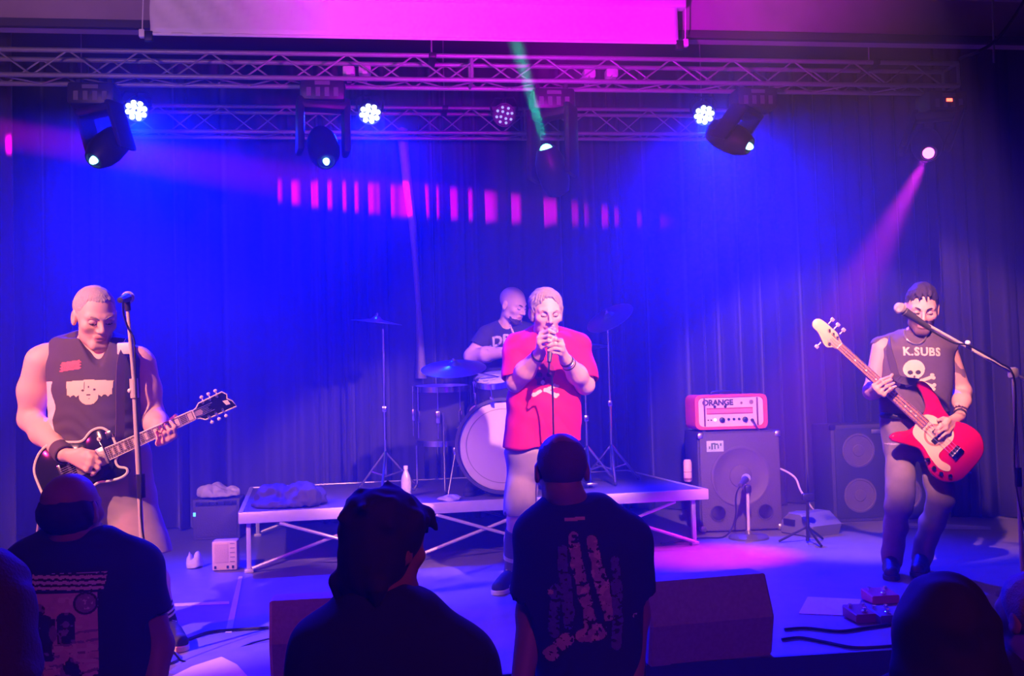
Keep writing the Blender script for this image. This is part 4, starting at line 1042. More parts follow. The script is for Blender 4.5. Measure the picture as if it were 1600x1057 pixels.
class Head:
    """local axes: x to the viewer's right when facing us, y out of the face, z up; z -0.12 chin, +0.12 crown"""
    def __init__(s, c, f, up=(0, 0, 1), sc=1.0, roll=0.0):
        f = nrm(f); x = nrm(np.cross(np.asarray(up, float), f)); x = x
        z = np.cross(f, x)
        z = z if z[2] > 0 else -z
        x = np.cross(f, z)
        x, z = x*math.cos(roll)+z*math.sin(roll), z*math.cos(roll)-x*math.sin(roll)
        s.R = np.stack([x, f, z], 1); s.c = np.asarray(c, float); s.s = sc
    def W(s, p): return s.c+s.R@(np.asarray(p, float)*s.s)
    def L(s, V): return ((np.asarray(V)-s.c)@s.R)/s.s
    def cone(s, a, b, ra, rb, k=0.012, op='u'): return cone(s.W(a), s.W(b), ra*s.s, rb*s.s, k*s.s, op)
    def ell(s, c, r, k=0.012, op='u', R=None): return ell(s.W(c), s.R if R is None else s.R@R, np.array(r)*s.s, k*s.s, op)
def face_prims(h, jaw=1.0, ears=True, brow=1.0, nose=1.0):
    pr = [h.ell((0, -0.018, 0.036), (0.077, 0.096, 0.084), 0.02), h.ell((0, 0.022, 0.0), (0.066, 0.068, 0.075), 0.02),
          h.ell((0, 0.018, -0.052), (0.058*jaw, 0.064, 0.060), 0.022), h.cone((-0.018, 0.068, -0.100), (0.018, 0.068, -0.100), 0.018, 0.018, 0.02),
          h.cone((-0.042, 0.012, -0.072), (-0.015, 0.062, -0.096), 0.018, 0.018, 0.02), h.cone((0.042, 0.012, -0.072), (0.015, 0.062, -0.096), 0.018, 0.018, 0.02),
          h.ell((-0.045, 0.055, -0.020), (0.022, 0.022, 0.020), 0.02), h.ell((0.045, 0.055, -0.020), (0.022, 0.022, 0.020), 0.02),
          h.cone((-0.044, 0.066, 0.022), (-0.012, 0.081, 0.020), 0.011*brow, 0.011*brow, 0.014), h.cone((0.044, 0.066, 0.022), (0.012, 0.081, 0.020), 0.011*brow, 0.011*brow, 0.014),
          h.ell((-0.031, 0.088, 0.0), (0.019, 0.013, 0.011), 0.012, 's'), h.ell((0.031, 0.088, 0.0), (0.019, 0.013, 0.011), 0.012, 's'),
          h.cone((0, 0.084, 0.012), (0, 0.108*nose, -0.028), 0.0075, 0.0115, 0.010),
          h.ell((-0.011, 0.094, -0.033), (0.009, 0.012, 0.008), 0.006), h.ell((0.011, 0.094, -0.033), (0.009, 0.012, 0.008), 0.006),
          h.ell((0, 0.080, -0.060), (0.027, 0.013, 0.011), 0.008), h.ell((0, 0.079, -0.073), (0.023, 0.013, 0.009), 0.006),
          h.ell((0, 0.094, -0.0665), (0.024, 0.008, 0.0018), 0.003, 's')]
    if ears:
        for s in (-1, 1):
            pr += [h.ell((s*0.079, -0.012, -0.004), (0.011, 0.020, 0.033), 0.008), h.ell((s*0.090, -0.004, 0.000), (0.007, 0.010, 0.018), 0.006, 's')]
    return pr
def face_parts(h, root, skin, browcol, closed=True, eyes=True):
    for s in (-1, 1):
        if eyes:
            c = h.W((s*0.031, 0.0715, 0.001))
            e = MB().sphere(c, 0.0128*h.s, h.R).obj('eye', M_eye, root)
            MB().sphere(h.W((s*0.031, 0.0805, -0.002)), (0.0055*h.s, 0.0042*h.s, 0.0055*h.s), h.R, 10, 7).obj('iris', M_iris, e)
            MB().sphere(h.W((s*0.031, 0.0725, 0.0055 if not closed else 0.0028)), (0.0152*h.s, 0.0136*h.s, 0.0118*h.s), h.R).obj('eyelid', skin, e)
            MB().tube([h.W(p) for p in [(s*0.017, 0.082, -0.004 if closed else 0.0), (s*0.025, 0.0865, -0.0065 if closed else -0.001), (s*0.034, 0.0865, -0.0065 if closed else -0.001), (s*0.045, 0.077, -0.003 if closed else 0.0)]], 0.0016*h.s, 5).obj('eyelashes', M_iris, e)
        MB().tube([h.W(p) for p in [(s*0.014, 0.0915, 0.017), (s*0.024, 0.0905, 0.023), (s*0.036, 0.083, 0.026), (s*0.047, 0.072, 0.021)]], [0.0035*h.s, 0.0042*h.s, 0.0038*h.s, 0.002*h.s], 6).obj('eyebrow', browcol, root)
def limb(pr, pts, rs, k=0.03):
    for i in range(len(pts)-1): pr.append(cone(pts[i], pts[i+1], rs[i], rs[i+1], k))
def hand(pr, wrist, kn, mid, tip, thumb, r=0.0092, k=0.007, pk=0.012):
    for i, q in enumerate(kn): pr.append(cone(wrist, q, 0.023, 0.0135, pk))
    for i in range(len(kn)-1): pr.append(cone(kn[i], kn[i+1], 0.0135, 0.0135, pk))
    for i in range(len(kn)):
        rr = r*(1.0, 1.03, 0.98, 0.88)[i % 4]
        pr.append(cone(kn[i], mid[i], rr*1.12, rr, k)); pr.append(cone(mid[i], tip[i], rr, rr*0.82, k))
    pr.append(cone(wrist+(kn[0]-wrist)*0.3, thumb[0], 0.02, 0.0125, pk))
    for a, b in zip(thumb[:-1], thumb[1:]): pr.append(cone(a, b, 0.0115, 0.0095, k))
def body_obj(name, V, Q, mats, root, h=None, stubble=False, extra=None):
    """skin mesh, the lips and the stubble their own materials"""
    fm = np.zeros(len(Q), int)
    if h is not None:
        L = h.L(V[Q].mean(1))
        x, y, z = L[:, 0], L[:, 1], L[:, 2]
        if stubble:
            m = (z < -0.028-0.5*np.abs(0.04-np.abs(x))) & (z > -0.135) & (y > 0.0) & (np.abs(x) < 0.09) & ((z < -0.05) | (np.abs(x) > 0.048) | ((z > -0.052) & (z < -0.04)))
            fm[m] = 2
        lip = (np.abs(x) < 0.024) & (z < -0.054) & (z > -0.079) & (y > 0.078) & (z > -0.079+0.3*np.abs(x))
        fm[lip] = 1
    if extra is not None: fm = extra(V[Q].mean(1), fm)
    return mk_obj(name, V, Q, mats, root, fm)
def strands(h, seed, amp, n):
    """combed locks: ridges fanning out from the crown"""
    def f(p, d):
        L = h.L(p); az = np.arctan2(L[:, 0], L[:, 1]+0.03); w_ = wave(p, seed, 60, 4)
        return (d+amp*np.sin(az*n+2.2*w_+L[:, 2]*18)*np.clip(1.2-6*np.maximum(L[:, 2]-0.09, 0)*10, 0.25, 1)+amp*0.6*wave(p, seed+1, 170, 5)).astype(np.float32)
    return f
def person(name, label, base, group=None):
    return thing(name, label, 'person', base, group)
def shoe(root, heel, toe, upper, sole, lace=None, name='shoe', hgt=0.085, stripe=None, w=0.048):
    """heel and toe on the floor"""
    heel = np.array(heel, float); toe = np.array(toe, float); d = toe-heel; d[2] = 0; L = np.linalg.norm(d); d /= L
    sd = np.array([-d[1], d[0], 0]); z0 = (heel[2]+toe[2])/2; R = np.stack([d, sd, Uz], 1); o = np.array([heel[0], heel[1], z0])
    def W(x, y, z): return o+d*x*L+sd*y+Uz*z
    pr = [cone(W(0.12, 0, 0.055), W(0.45, 0, 0.05), 0.041, 0.043, 0.03), cone(W(0.45, 0, 0.05), W(0.84, 0, 0.038), 0.043, w*0.86, 0.03),
          cone(W(0.16, 0, 0.06), W(0.20, 0, hgt+0.04), 0.041, 0.045, 0.025), cone(W(0.3, 0, hgt), W(0.66, 0, 0.06), 0.032, 0.03, 0.03), half(W(0, 0, 0.022), (0, 0, -1), 0.003), half(W(0.2, 0, hgt+0.035), nrm(Uz+d*0.12), 0.005)]
    V, Q = sdf_mesh(pr, 0.006); V = relax(V, Q, 1)
    s = mk_obj(name, V, Q, upper, root)
    out = [(0.0, 0.0), (0.03, 0.030), (0.2, 0.042), (0.45, 0.038), (0.7, w), (0.88, w*0.9), (0.98, w*0.45), (1.0, 0.0)]
    out = smooth_poly([(x*L, y) for x, y in out]+[(x*L, -y) for x, y in out[-2:0:-1]], 4)
    MB().prism(out, 0.0005, 0.028, R, o, 0.004).obj('sole', sole, s)
    if lace:
        m = MB()
        for i in range(5):
            x = 0.36+0.075*i; zz = hgt+0.026-0.0135*i
            m.tube([W(x, -0.026, zz-0.006), W(x+0.01, 0, zz+0.007), W(x+0.02, 0.026, zz-0.006)], 0.004, 5)
            m.tube([W(x+0.02, -0.026, zz-0.008), W(x+0.01, 0, zz+0.008), W(x, 0.026, zz-0.008)], 0.004, 5)
        m.obj('laces', lace, s)
    if stripe:
        for sg in (-1, 1):
            pts = smooth_poly([W(0.12, sg*0.041, 0.04), W(0.34, sg*0.044, 0.062), W(0.55, sg*0.047, 0.05), W(0.66, sg*0.047, 0.036)], 5, False)
            MB().tube(pts, 0.006, 6).obj('side_stripe', stripe, s)
    return s
def stations(q, rows, sc):
    return [(q((l+r)/2, v, dz), (r-l)/2*sc, b) for v, l, r, b, dz in rows]
def band(root, a, b, r, m, name):
    """a wristband: a sleeve about the axis a-b"""
    a = np.asarray(a, float); b = np.asarray(b, float); L = np.linalg.norm(b-a)
    return MB().lathe([(r*0.9, 0), (r, 0.004), (r, L-0.004), (r*0.9, L), (r*0.9, 0)], a, b-a, 20).obj(name, m, root)
FACE = -Fh
def facing(yaw, pitch):
    """yaw degrees to the viewer's right, pitch degrees down"""
    a, b = math.radians(yaw), math.radians(pitch)
    return FACE*math.cos(a)*math.cos(b)+Rh*math.sin(a)*math.cos(b)-Uz*math.sin(b)
def rot_r(yaw):
    a = math.radians(yaw); return Rh*math.cos(a)+Fh*math.sin(a)
HB = 0.0048

# ---------------------------------------------------------------- guitarist
def guitarist():
    D = 4.9; s = D/FPX
    q = lambda u, v, dz=0.0: P(u, v, D+dz)
    base = q(170, 1010); base[2] = STAGE
    t = person('person', 'man with grey hair in a black tank top and grey shorts playing a black guitar', base)
    skin = skin_mat('skin_guitarist', (0.80, 0.52, 0.42))
    h = Head(q(149, 496, -0.06), facing(38, 20), sc=1.17, roll=-0.05)
    rows = [(528, 122, 172, .075, .03), (540, 98, 200, .095, .02), (562, 74, 224, .125, 0), (600, 79, 222, .14, -.01), (650, 82, 221, .145, -.02),
            (700, 84, 224, .15, -.02), (745, 91, 228, .145, 0), (790, 100, 234, .13, 0.01), (812, 110, 226, .10, 0.01)]
    st = stations(q, rows, s); xd = rot_r(-8)
    sa, sb = q(66, 566, 0.02), q(219, 570, 0.04); ea, eb = q(48, 655, 0.06), q(238, 650, 0.02)
    wa, wb = q(100, 710, -.235), q(254, 681, -.17)
    pr = [loft(st, xd, -0.024, 0.03)]
    pr += [cone(q(146, 548, 0.0), h.W((0, -0.02, -0.06)), 0.068, 0.060, 0.03)]
    pr += [cone(q(140, 538, .05), q(80, 556, .03), 0.055, 0.062, 0.04), cone(q(150, 538, .05), q(212, 560, .04), 0.055, 0.06, 0.04)]
    limb(pr, [sa, (sa+ea)/2+[-0.01, 0, 0], ea, (ea*0.6+wa*0.4), wa], [0.080, 0.073, 0.056, 0.060, 0.036])
    limb(pr, [sb, (sb+eb)/2, eb, (eb*0.6+wb*0.4), wb], [0.076, 0.068, 0.054, 0.056, 0.036])
    # picking hand
    hand(pr, wa, [q(139, 709, -.262), q(143, 717, -.272), q(142, 726, -.272), q(137, 734, -.265)],
         [q(152, 716, -.262), q(156, 724, -.268), q(154, 732, -.268), q(147, 740, -.258)],
         [q(149, 728, -.242), q(152, 733, -.242), q(149, 738, -.242), q(143, 743, -.24)], [q(128, 704, -.255), q(146, 708, -.252), q(155, 721, -.248)])
    # fretting hand, fingers over the fretboard
    hand(pr, wb, [q(272, 681, -.215), q(264, 686, -.215), q(256, 690, -.215), q(248, 693, -.21)],
         [q(273, 668, -.232), q(265, 673, -.235), q(257, 677, -.235), q(249, 681, -.23)],
         [q(266, 659, -.212), q(258, 664, -.214), q(250, 668, -.214), q(243, 673, -.212)], [q(262, 668, -.15), q(269, 656, -.155), q(275, 650, -.17)])
    # legs
    ha, hb = q(124, 752, .02), q(196, 752, .02); ka, kb = q(112, 868, -.07), q(228, 868, -.10); aa, ab = q(108, 985, .0), q(262, 968, .02)
    aa[2] = ab[2] = STAGE+0.09
    for hp, kk, an in ((ha, ka, aa), (hb, kb, ab)):
        limb(pr, [hp, kk, kk*0.62+an*0.38+[0, 0.02, 0], an], [0.092, 0.062, 0.062, 0.040])
    pr += face_prims(h, 1.05)
    V, Q = sdf_mesh(pr, HB)
    body_obj('body', V, Q, [skin, M_lips, skin], t, h)
    face_parts(h, t, skin, mat('brow_grey', (0.35, 0.28, 0.25), 0.8))
    # short grey hair
    hp = [h.ell((0, -0.021, 0.039), (0.0795, 0.0985, 0.0855), 0.02), h.ell((0, 0.095, -0.028), (0.10, 0.092, 0.105), 0.015, 's'), h.ell((0, -0.04, -0.105), (0.13, 0.10, 0.07), 0.01, 's')]
    for sg in (-1, 1): hp += [h.ell((sg*0.083, -0.008, -0.03), (0.02, 0.024, 0.05), 0.008, 's'), h.ell((sg*0.045, 0.075, 0.06), (0.03, 0.03, 0.03), 0.012, 's')]
    V, Q = sdf_mesh(hp, HB, strands(h, 3, 0.0016, 46))
    mk_obj('hair', V, Q, mat('hair_grey', (0.46, 0.40, 0.43), 0.85, var=0.3, scale=150, bump=0.4), t)
    # tank top
    M_tank = mat('tank_black', (0.075, 0.06, 0.075), 0.85, var=0.12, scale=60)
    tr = [(530, 92, 200, .09, .02)]+[r for r in rows if 540 < r[0] < 760]
    pr = [loft(stations(q, tr, s), xd, 0.010, 0.02, top=0.01, bot=0.01)]
    pr += [cone(q(126, 534, .045), q(94, 548, .02), 0.058, 0.064, 0.03), cone(q(166, 534, .045), q(200, 550, .03), 0.058, 0.062, 0.03)]
    pr += [cone(sa+[-0.02, 0, 0.03], ea+[-.03, 0, 0], 0.098, 0.085, 0.012, 's'), cone(sb+[0.025, 0, 0.03], eb+[.03, 0, 0], 0.094, 0.08, 0.012, 's')]
    vb = q(152, 571, -.17)
    pr += [cone(q(148, 510, -.06), vb, 0.100, 0.020, 0.010, 's'), cone(q(146, 505, 0.02), q(146, 545, 0.0), 0.085, 0.072, 0.01, 's')]
    def fold(p, d):
        z = p[:, 2]; x = (p-base.astype(np.float32))@Rh.astype(np.float32)
        low = np.clip((1.95-0.0-z)/0.25, 0, 1)
        return d-0.005*low*np.sin(z*95+6*np.sin(x*9)+2*np.sin(x*23))-0.003*wave(p, 5, 25, 5)
    V, Q = sdf_mesh(pr, HB, fold); TV, TQ = V, Q
    c = V[Q].mean(1); u = (c-q(150, 620))@Rh/s; vv = -(c[:, 2]-q(150, 620)[2])/s
    side = (u < -50+0.08*np.maximum(vv, 0)+4*np.sin(vv*0.12)) & (vv > -25)
    mk_obj('tank_top', V, Q, [M_tank, mat('tank_white', (0.75, 0.68, 0.68), 0.85, var=0.06)], t, side.astype(int))
    ts = [o for o in t.children if o.name.startswith('tank_top')][0]
    M_pr = mat('print_cream', (0.78, 0.70, 0.50), 0.8, var=0.06, scale=40); M_pk = mat('print_ink', (0.05, 0.04, 0.05), 0.8); M_red = mat('patch_red', (0.62, 0.14, 0.18), 0.8, var=0.25, scale=90)
    def wings(x, y):
        X, Y = x/s, y/s      # pixels
        r = np.full(len(x), -1)
        wing = (np.abs(X) < 35+0.1*Y) & (Y < 13-0.06*np.abs(X)) & (Y > -13+3*np.abs(np.sin(X*0.33)))
        r[wing] = 0; r[oval(X, Y, 0, -12, 15, 13)] = 0
        r[oval(X, Y, -9, -3, 2.2, 1.6) | oval(X, Y, 9, -2, 2.2, 1.6) | oval(X, Y, 0, 2, 1.4, 1.8) | (oval(X, Y, 0, -10, 4, 1.1))] = 1
        r[(np.abs(np.abs(X)-7) < 0.6) & (Y > -2) & (Y < 10) & (X < 0)] = 1
        r[oval(X, Y, 1, -16, 1.5, 0.8)] = 1
        return r
    cloth_print('chest_emblem', TV, TQ, q(140, 607, -.155), Rh, Uz, 0.25, 0.17, wings, [M_pr, M_pk], ts, 0.0032)
    def patch(x, y):
        X, Y = x/s, y/s; r = np.full(len(x), -1)
        r[(np.abs(X) < 16+2*np.sin(Y*1.4)) & (np.abs(Y-0.12*X) < 7)] = 0
        r[(np.abs(X) < 12) & (np.abs(Y-0.12*X+1) < 3) & (np.sin(X*1.9)*np.cos(Y*1.3) > 0.45)] = 1
        return r
    cloth_print('chest_patch', TV, TQ, q(110, 572, -.13), Rh, Uz, 0.14, 0.08, patch, [M_red, mat('patch_dark', (0.35, 0.06, 0.1), 0.8)], ts, 0.0032)
    # shorts
    M_short = mat('shorts_grey', (0.36, 0.29, 0.30), 0.85, var=0.12, scale=30)
    sr = [r for r in rows if r[0] > 690]
    pr = [loft(stations(q, sr, s), xd, 0.016, 0.03, top=0.01, bot=0.03)]
    for hp, kk in ((ha, ka), (hb, kb)):
        d = nrm(kk-hp); pr2 = cone(hp, kk+d*0.12, 0.115, 0.118, 0.045); pr.append(pr2)
    pr.append(half(q(170, 864, 0), (0.05, 0, -1), 0.004))
    for hp, kk in ((ha, ka), (hb, kb)):
        d = nrm(kk-hp); pr.append(cone(kk-d*0.03, kk+d*0.2, 0.085, 0.10, 0.006, 's'))
    V, Q = sdf_mesh(pr, 0.006, lambda p, d: d-0.005*np.maximum(np.sin(p[:, 2]*33+(p@Rh.astype(np.float32))*30+3*np.sin((p@Rh.astype(np.float32))*9)+wave(p, 18, 9, 4)), -0.2)-0.005*wave(p, 8, 16, 5))
    mk_obj('shorts', V, Q, M_short, t)
    # wristband, socks, shoes
    d = nrm(wa-ea); band(t, wa-d*0.065, wa+d*0.012, 0.047, mat('band_dark', (0.09, 0.06, 0.09), 0.9), 'wristband')
    M_sock = mat('sock_black', (0.02, 0.02, 0.025), 0.9); M_stripe = mat('sock_white', (0.75, 0.72, 0.7), 0.9)
    for kk, an, (hx, tx) in ((ka, aa, ((112, 992), (92, 1022))), (kb, ab, ((257, 990), (300, 1013)))):
        d = nrm(kk-an); sk = MB().tube([an-d*0.05, an+d*0.03, an+d*0.12], [0.047, 0.047, 0.054], 20).obj('sock', M_sock, t)
        for z in (0.055, 0.078, 0.101): MB().tube([an+d*z, an+d*(z+0.010)], [0.0505+z*0.04, 0.0505+z*0.045], 20).obj('sock_stripe', M_stripe, sk)
    M_shoe = mat('shoe_black', (0.02, 0.02, 0.03), 0.7); M_sole = mat('shoe_sole', (0.72, 0.62, 0.56), 0.6)
    for an, yaw in ((aa, -25), (ab, 35)):
        f = facing(yaw, 0); hl = an-f*0.06; hl[2] = STAGE; shoe(t, hl, hl+f*0.29, M_shoe, M_sole, M_sole)
    return D
guitarist()

# ---------------------------------------------------------------- singer
def singer():
    D = 6.0; s = D/FPX
    q = lambda u, v, dz=0.0: P(u, v, D+dz)
    base = q(840, 925); base[2] = STAGE
    t = person('person', 'grey-haired singer in a bright red t-shirt holding a microphone to his mouth', base)
    skin = skin_mat('skin_singer', (0.80, 0.53, 0.42))
    h = Head(q(853, 489, -0.05), facing(12, 14), sc=1.13, roll=0.0)
    rows = [(518, 832, 872, .07, .03), (526, 815, 895, .10, .02), (545, 796, 912, .125, 0), (585, 800, 908, .13, -.0), (630, 797, 902, .13, -.01),
            (670, 793, 903, .135, -.01), (705, 790, 905, .135, 0), (735, 795, 903, .12, 0.01), (752, 803, 898, .09, 0.01)]
    st = stations(q, rows, s); xd = rot_r(4)
    sa, sb = q(806, 545, 0.0), q(905, 547, 0.02); ea, eb = q(806, 598, -.10), q(914, 602, -.08)
    wa, wb = q(844, 552, -.30), q(882, 560, -.29)
    pr = [loft(st, xd, -0.030, 0.03), cone(q(852, 530, 0.0), h.W((0, -0.02, -0.06)), 0.062, 0.056, 0.03)]
    pr += [cone(q(845, 522, .04), q(808, 540, .02), 0.05, 0.058, 0.04), cone(q(858, 522, .04), q(902, 540, .02), 0.05, 0.058, 0.04)]
    limb(pr, [sa, ea, ea*0.6+wa*0.4, wa], [0.066, 0.052, 0.055, 0.034]); limb(pr, [sb, eb, eb*0.6+wb*0.4, wb], [0.066, 0.052, 0.055, 0.034])
    # both hands wrapped round the microphone
    hand(pr, wa, [q(846, 522, -.36), q(843, 529, -.37), q(843, 536, -.37), q(846, 543, -.36)],
         [q(858, 517, -.40), q(857, 525, -.41), q(857, 533, -.41), q(858, 540, -.40)],
         [q(867, 521, -.375), q(867, 528, -.38), q(866, 535, -.38), q(866, 541, -.375)], [q(850, 528, -.31), q(857, 520, -.315), q(862, 515, -.33)], 0.0105)
    hand(pr, wb, [q(876, 533, -.36), q(878, 540, -.365), q(878, 547, -.36), q(875, 553, -.35)],
         [q(868, 530, -.405), q(868, 538, -.41), q(867, 545, -.405), q(865, 551, -.395)],
         [q(858, 534, -.395), q(857, 541, -.40), q(857, 548, -.395), q(857, 553, -.385)], [q(876, 545, -.33), q(871, 533, -.335), q(867, 526, -.35)], 0.0105)
    ha, hb = q(822, 715, .02), q(878, 715, .02); ka, kb = q(809, 812, -.06), q(890, 812, -.03); aa, ab = q(799, 888, .02), q(893, 885, .06)
    aa[2] = ab[2] = STAGE+0.09
    for hp, kk, an in ((ha, ka, aa), (hb, kb, ab)): limb(pr, [hp, kk, kk*0.62+an*0.38+[0, 0.02, 0], an], [0.085, 0.058, 0.058, 0.040])
    pr += face_prims(h, 1.0)
    V, Q = sdf_mesh(pr, HB); body_obj('body', V, Q, [skin, M_lips, skin], t, h)
    face_parts(h, t, skin, mat('brow_grey', (0.35, 0.28, 0.25), 0.8))
    hp = [h.ell((0, -0.020, 0.044), (0.086, 0.102, 0.087), 0.02), h.ell((0, 0.108, 0.006), (0.067, 0.085, 0.096), 0.012, 's'), h.ell((0, -0.04, -0.12), (0.13, 0.10, 0.07), 0.01, 's'), h.ell((0, 0.11, -0.07), (0.13, 0.10, 0.09), 0.012, 's')]
    for sg in (-1, 1): hp += [h.ell((sg*0.09, -0.008, -0.035), (0.022, 0.024, 0.045), 0.008, 's'), h.cone((sg*0.071, 0.02, 0.03), (sg*0.072, 0.018, -0.035), 0.014, 0.008, 0.012)]
    V, Q = sdf_mesh(hp, HB, strands(h, 4, 0.0032, 34))
    mk_obj('hair', V, Q, mat('hair_silver', (0.33, 0.30, 0.34), 0.75, var=0.3, scale=150, bump=0.4), t)
    # t-shirt with wide short sleeves
    M_tee = mat('shirt_red', (0.86, 0.012, 0.09), 0.8, var=0.05, scale=50)
    tr = [(519, 826, 880, .085, .03)]+[(v, l-3, r+3, b+.006, dz) for v, l, r, b, dz in rows if 520 < v < 690]+[(699, 787, 907, .15, 0)]
    pr = []
    for sh, el, sg in ((sa, ea, -1), (sb, eb, 1)):
        d = nrm(el-sh); L = np.linalg.norm(el-sh); e = sh+d*L*0.80
        pr += [cone(sh+[0, 0, 0.008], sh+d*L*0.86, 0.076, 0.088, 0.035), cone(e+d*0.10, e+d*0.3, 0.11, 0.12, 0.006, 's'), cone(e, e+d*0.12, 0.070, 0.08, 0.006, 's')]
    pr += [loft(stations(q, tr, s), xd, 0.008, 0.03, top=0.012, bot=0.012), cone(q(845, 520, .04), q(806, 538, .02), 0.056, 0.066, 0.03), cone(q(860, 520, .04), q(904, 538, .02), 0.056, 0.066, 0.03)]
    pr += [cone(q(853, 500, -.02), q(853, 524, -.03), 0.075, 0.066, 0.010, 's')]
    pr.append(half(q(848, 697, 0), -Uz+Rh*0.10, 0.004))
    o_ = q(852, 640).astype(np.float32)
    def fold(p, d):
        x = (p-o_)@Rh.astype(np.float32); z = p[:, 2]-o_[2]
        low = np.clip((0.02-z)/0.2, 0, 1)
        v = np.arctan2(x, 0.22-z)
        return d-0.013*low*np.maximum(np.sin(v*11+1.0+2*np.sin(z*7)), -0.3)-0.003*np.sin(z*45+x*33)*(1-low)-0.003*wave(p, 15, 22, 5)
    V, Q = sdf_mesh(pr, HB, fold); TV, TQ = V, Q
    ts = mk_obj('t_shirt', V, Q, M_tee, t)
    M_sk = mat('print_dark', (0.30, 0.02, 0.10), 0.85); M_bn = mat('print_bone', (0.86, 0.78, 0.6), 0.8); M_k = mat('print_black', (0.03, 0.01, 0.02), 0.85)
    def skull(x, y):
        X, Y = x/s, y/s; r = np.full(len(x), -1)
        body = oval(X, Y, -2, 15, 17, 17) | ((np.abs(X+2) < 11) & (Y > -6) & (Y < 6))
        r[body] = 0
        r[oval(X, Y, -8, 10, 4, 4) | oval(X, Y, 6, 10, 4, 4) | oval(X, Y, -2, 3, 2, 3)] = 2
        r[seg(X, Y, (-1, -14), (14, -8), 2.6) | seg(X, Y, (-1, -13), (15, -21), 2.6) | oval(X, Y, 14, -6.5, 3, 2.4) | oval(X, Y, 18, -8, 2.8, 2.2) | oval(X, Y, 15, -24, 3, 2.2) | oval(X, Y, 18.5, -21, 2.6, 2.6)] = 1
        r[seg(X, Y, (-18, -21), (-8, -15), 2.6) | oval(X, Y, -18, -20, 4.0, 3.4) | oval(X, Y, -4, -2, 3.2, 3.8)] = 1
        return r
    cloth_print('chest_print', TV, TQ, q(852, 596, -.14), Rh, Uz, 0.20, 0.26, skull, [M_sk, M_bn, M_k], ts, 0.0035)
    # shorts
    M_sh = mat('shorts_bluegrey', (0.38, 0.32, 0.36), 0.85, var=0.1, scale=30)
    sr = [(688, 797, 899, .12, -.0)]+[r for r in rows if r[0] > 700]
    pr = [loft(stations(q, sr, s), xd, 0.004, 0.03, top=0.01, bot=0.03)]
    for hp, kk in ((ha, ka), (hb, kb)):
        d = nrm(kk-hp); pr.append(cone(hp, kk+d*0.06, 0.098, 0.090, 0.025))
    pr.append(half(q(845, 804), (0, 0, -1), 0.004))
    for hp, kk in ((ha, ka), (hb, kb)):
        d = nrm(kk-hp); pr.append(cone(kk-d*0.06, kk+d*0.2, 0.075, 0.09, 0.006, 's'))
    V, Q = sdf_mesh(pr, 0.006, lambda p, d: d-0.006*wave(p, 9, 15, 6)-0.002*wave(p, 19, 45, 5))
    mk_obj('shorts', V, Q, M_sh, t)
    M_sock = mat('sock_dark', (0.09, 0.07, 0.12), 0.9)
    for kk, an in ((ka, aa), (kb, ab)):
        d = nrm(kk-an); MB().tube([an-d*0.05, an+d*0.05, an+d*0.16, an+d*0.27], [0.047, 0.047, 0.064, 0.066], 20).obj('sock', M_sock, t)
        MB().tube([an+d*0.088, an+d*0.112], [0.0565, 0.0605], 20).obj('sock_label', mat('sock_band', (0.4, 0.36, 0.45), 0.9), t)
    M_shoe = mat('shoe_black', (0.02, 0.02, 0.03), 0.7); M_wh = mat('shoe_white', (0.75, 0.7, 0.62), 0.6)
    for an, yaw in ((aa, -24), (ab, 25)):
        f = facing(yaw, 0); hl = an-f*0.06; hl[2] = STAGE; shoe(t, hl, hl+f*0.29, M_shoe, M_wh, M_wh, stripe=M_wh)
    # bracelets
    M_leath = mat('bracelet_dark', (0.03, 0.02, 0.03), 0.5)
    for wr, el, n in ((wa, ea, 1), (wb, eb, 2)):
        d = nrm(el-wr)
        for i in range(n): band(t, wr+d*(0.02+0.035*i), wr+d*(0.035+0.035*i), 0.041+0.002*i, M_leath, 'bracelet')
    band(t, wb+nrm(eb-wb)*0.037, wb+nrm(eb-wb)*0.053, 0.042, M_alu, 'watch')
    # the microphone in his hands and its cable
    m0 = q(862, 519, -.345); m1 = q(859, 556, -.395)
    mc = thing('microphone', 'microphone held in both hands at the mouth of the singer in red', 'microphone', m0)
    mic_shapes(mc, m0, m1-m0, 1.05, 'body')
    dn = nrm(m1-m0)
    MB().tube(smooth_poly([m0+dn*0.175, m0+dn*0.21+[0, 0, -0.02], q(862, 590, -.36), q(864, 640, -.32), q(865, 700, -.30), q(866, 780, -.28), q(872, 860, -.28), FL(885, 928, STAGE)+[0, 0, 0.012], FL(930, 935, STAGE)+[0, 0, 0.012], FL(1000, 900, STAGE)+[0, 0, 0.012]], 7, False), 0.0055, 6).obj('cable', M_plastic, mc)
singer()
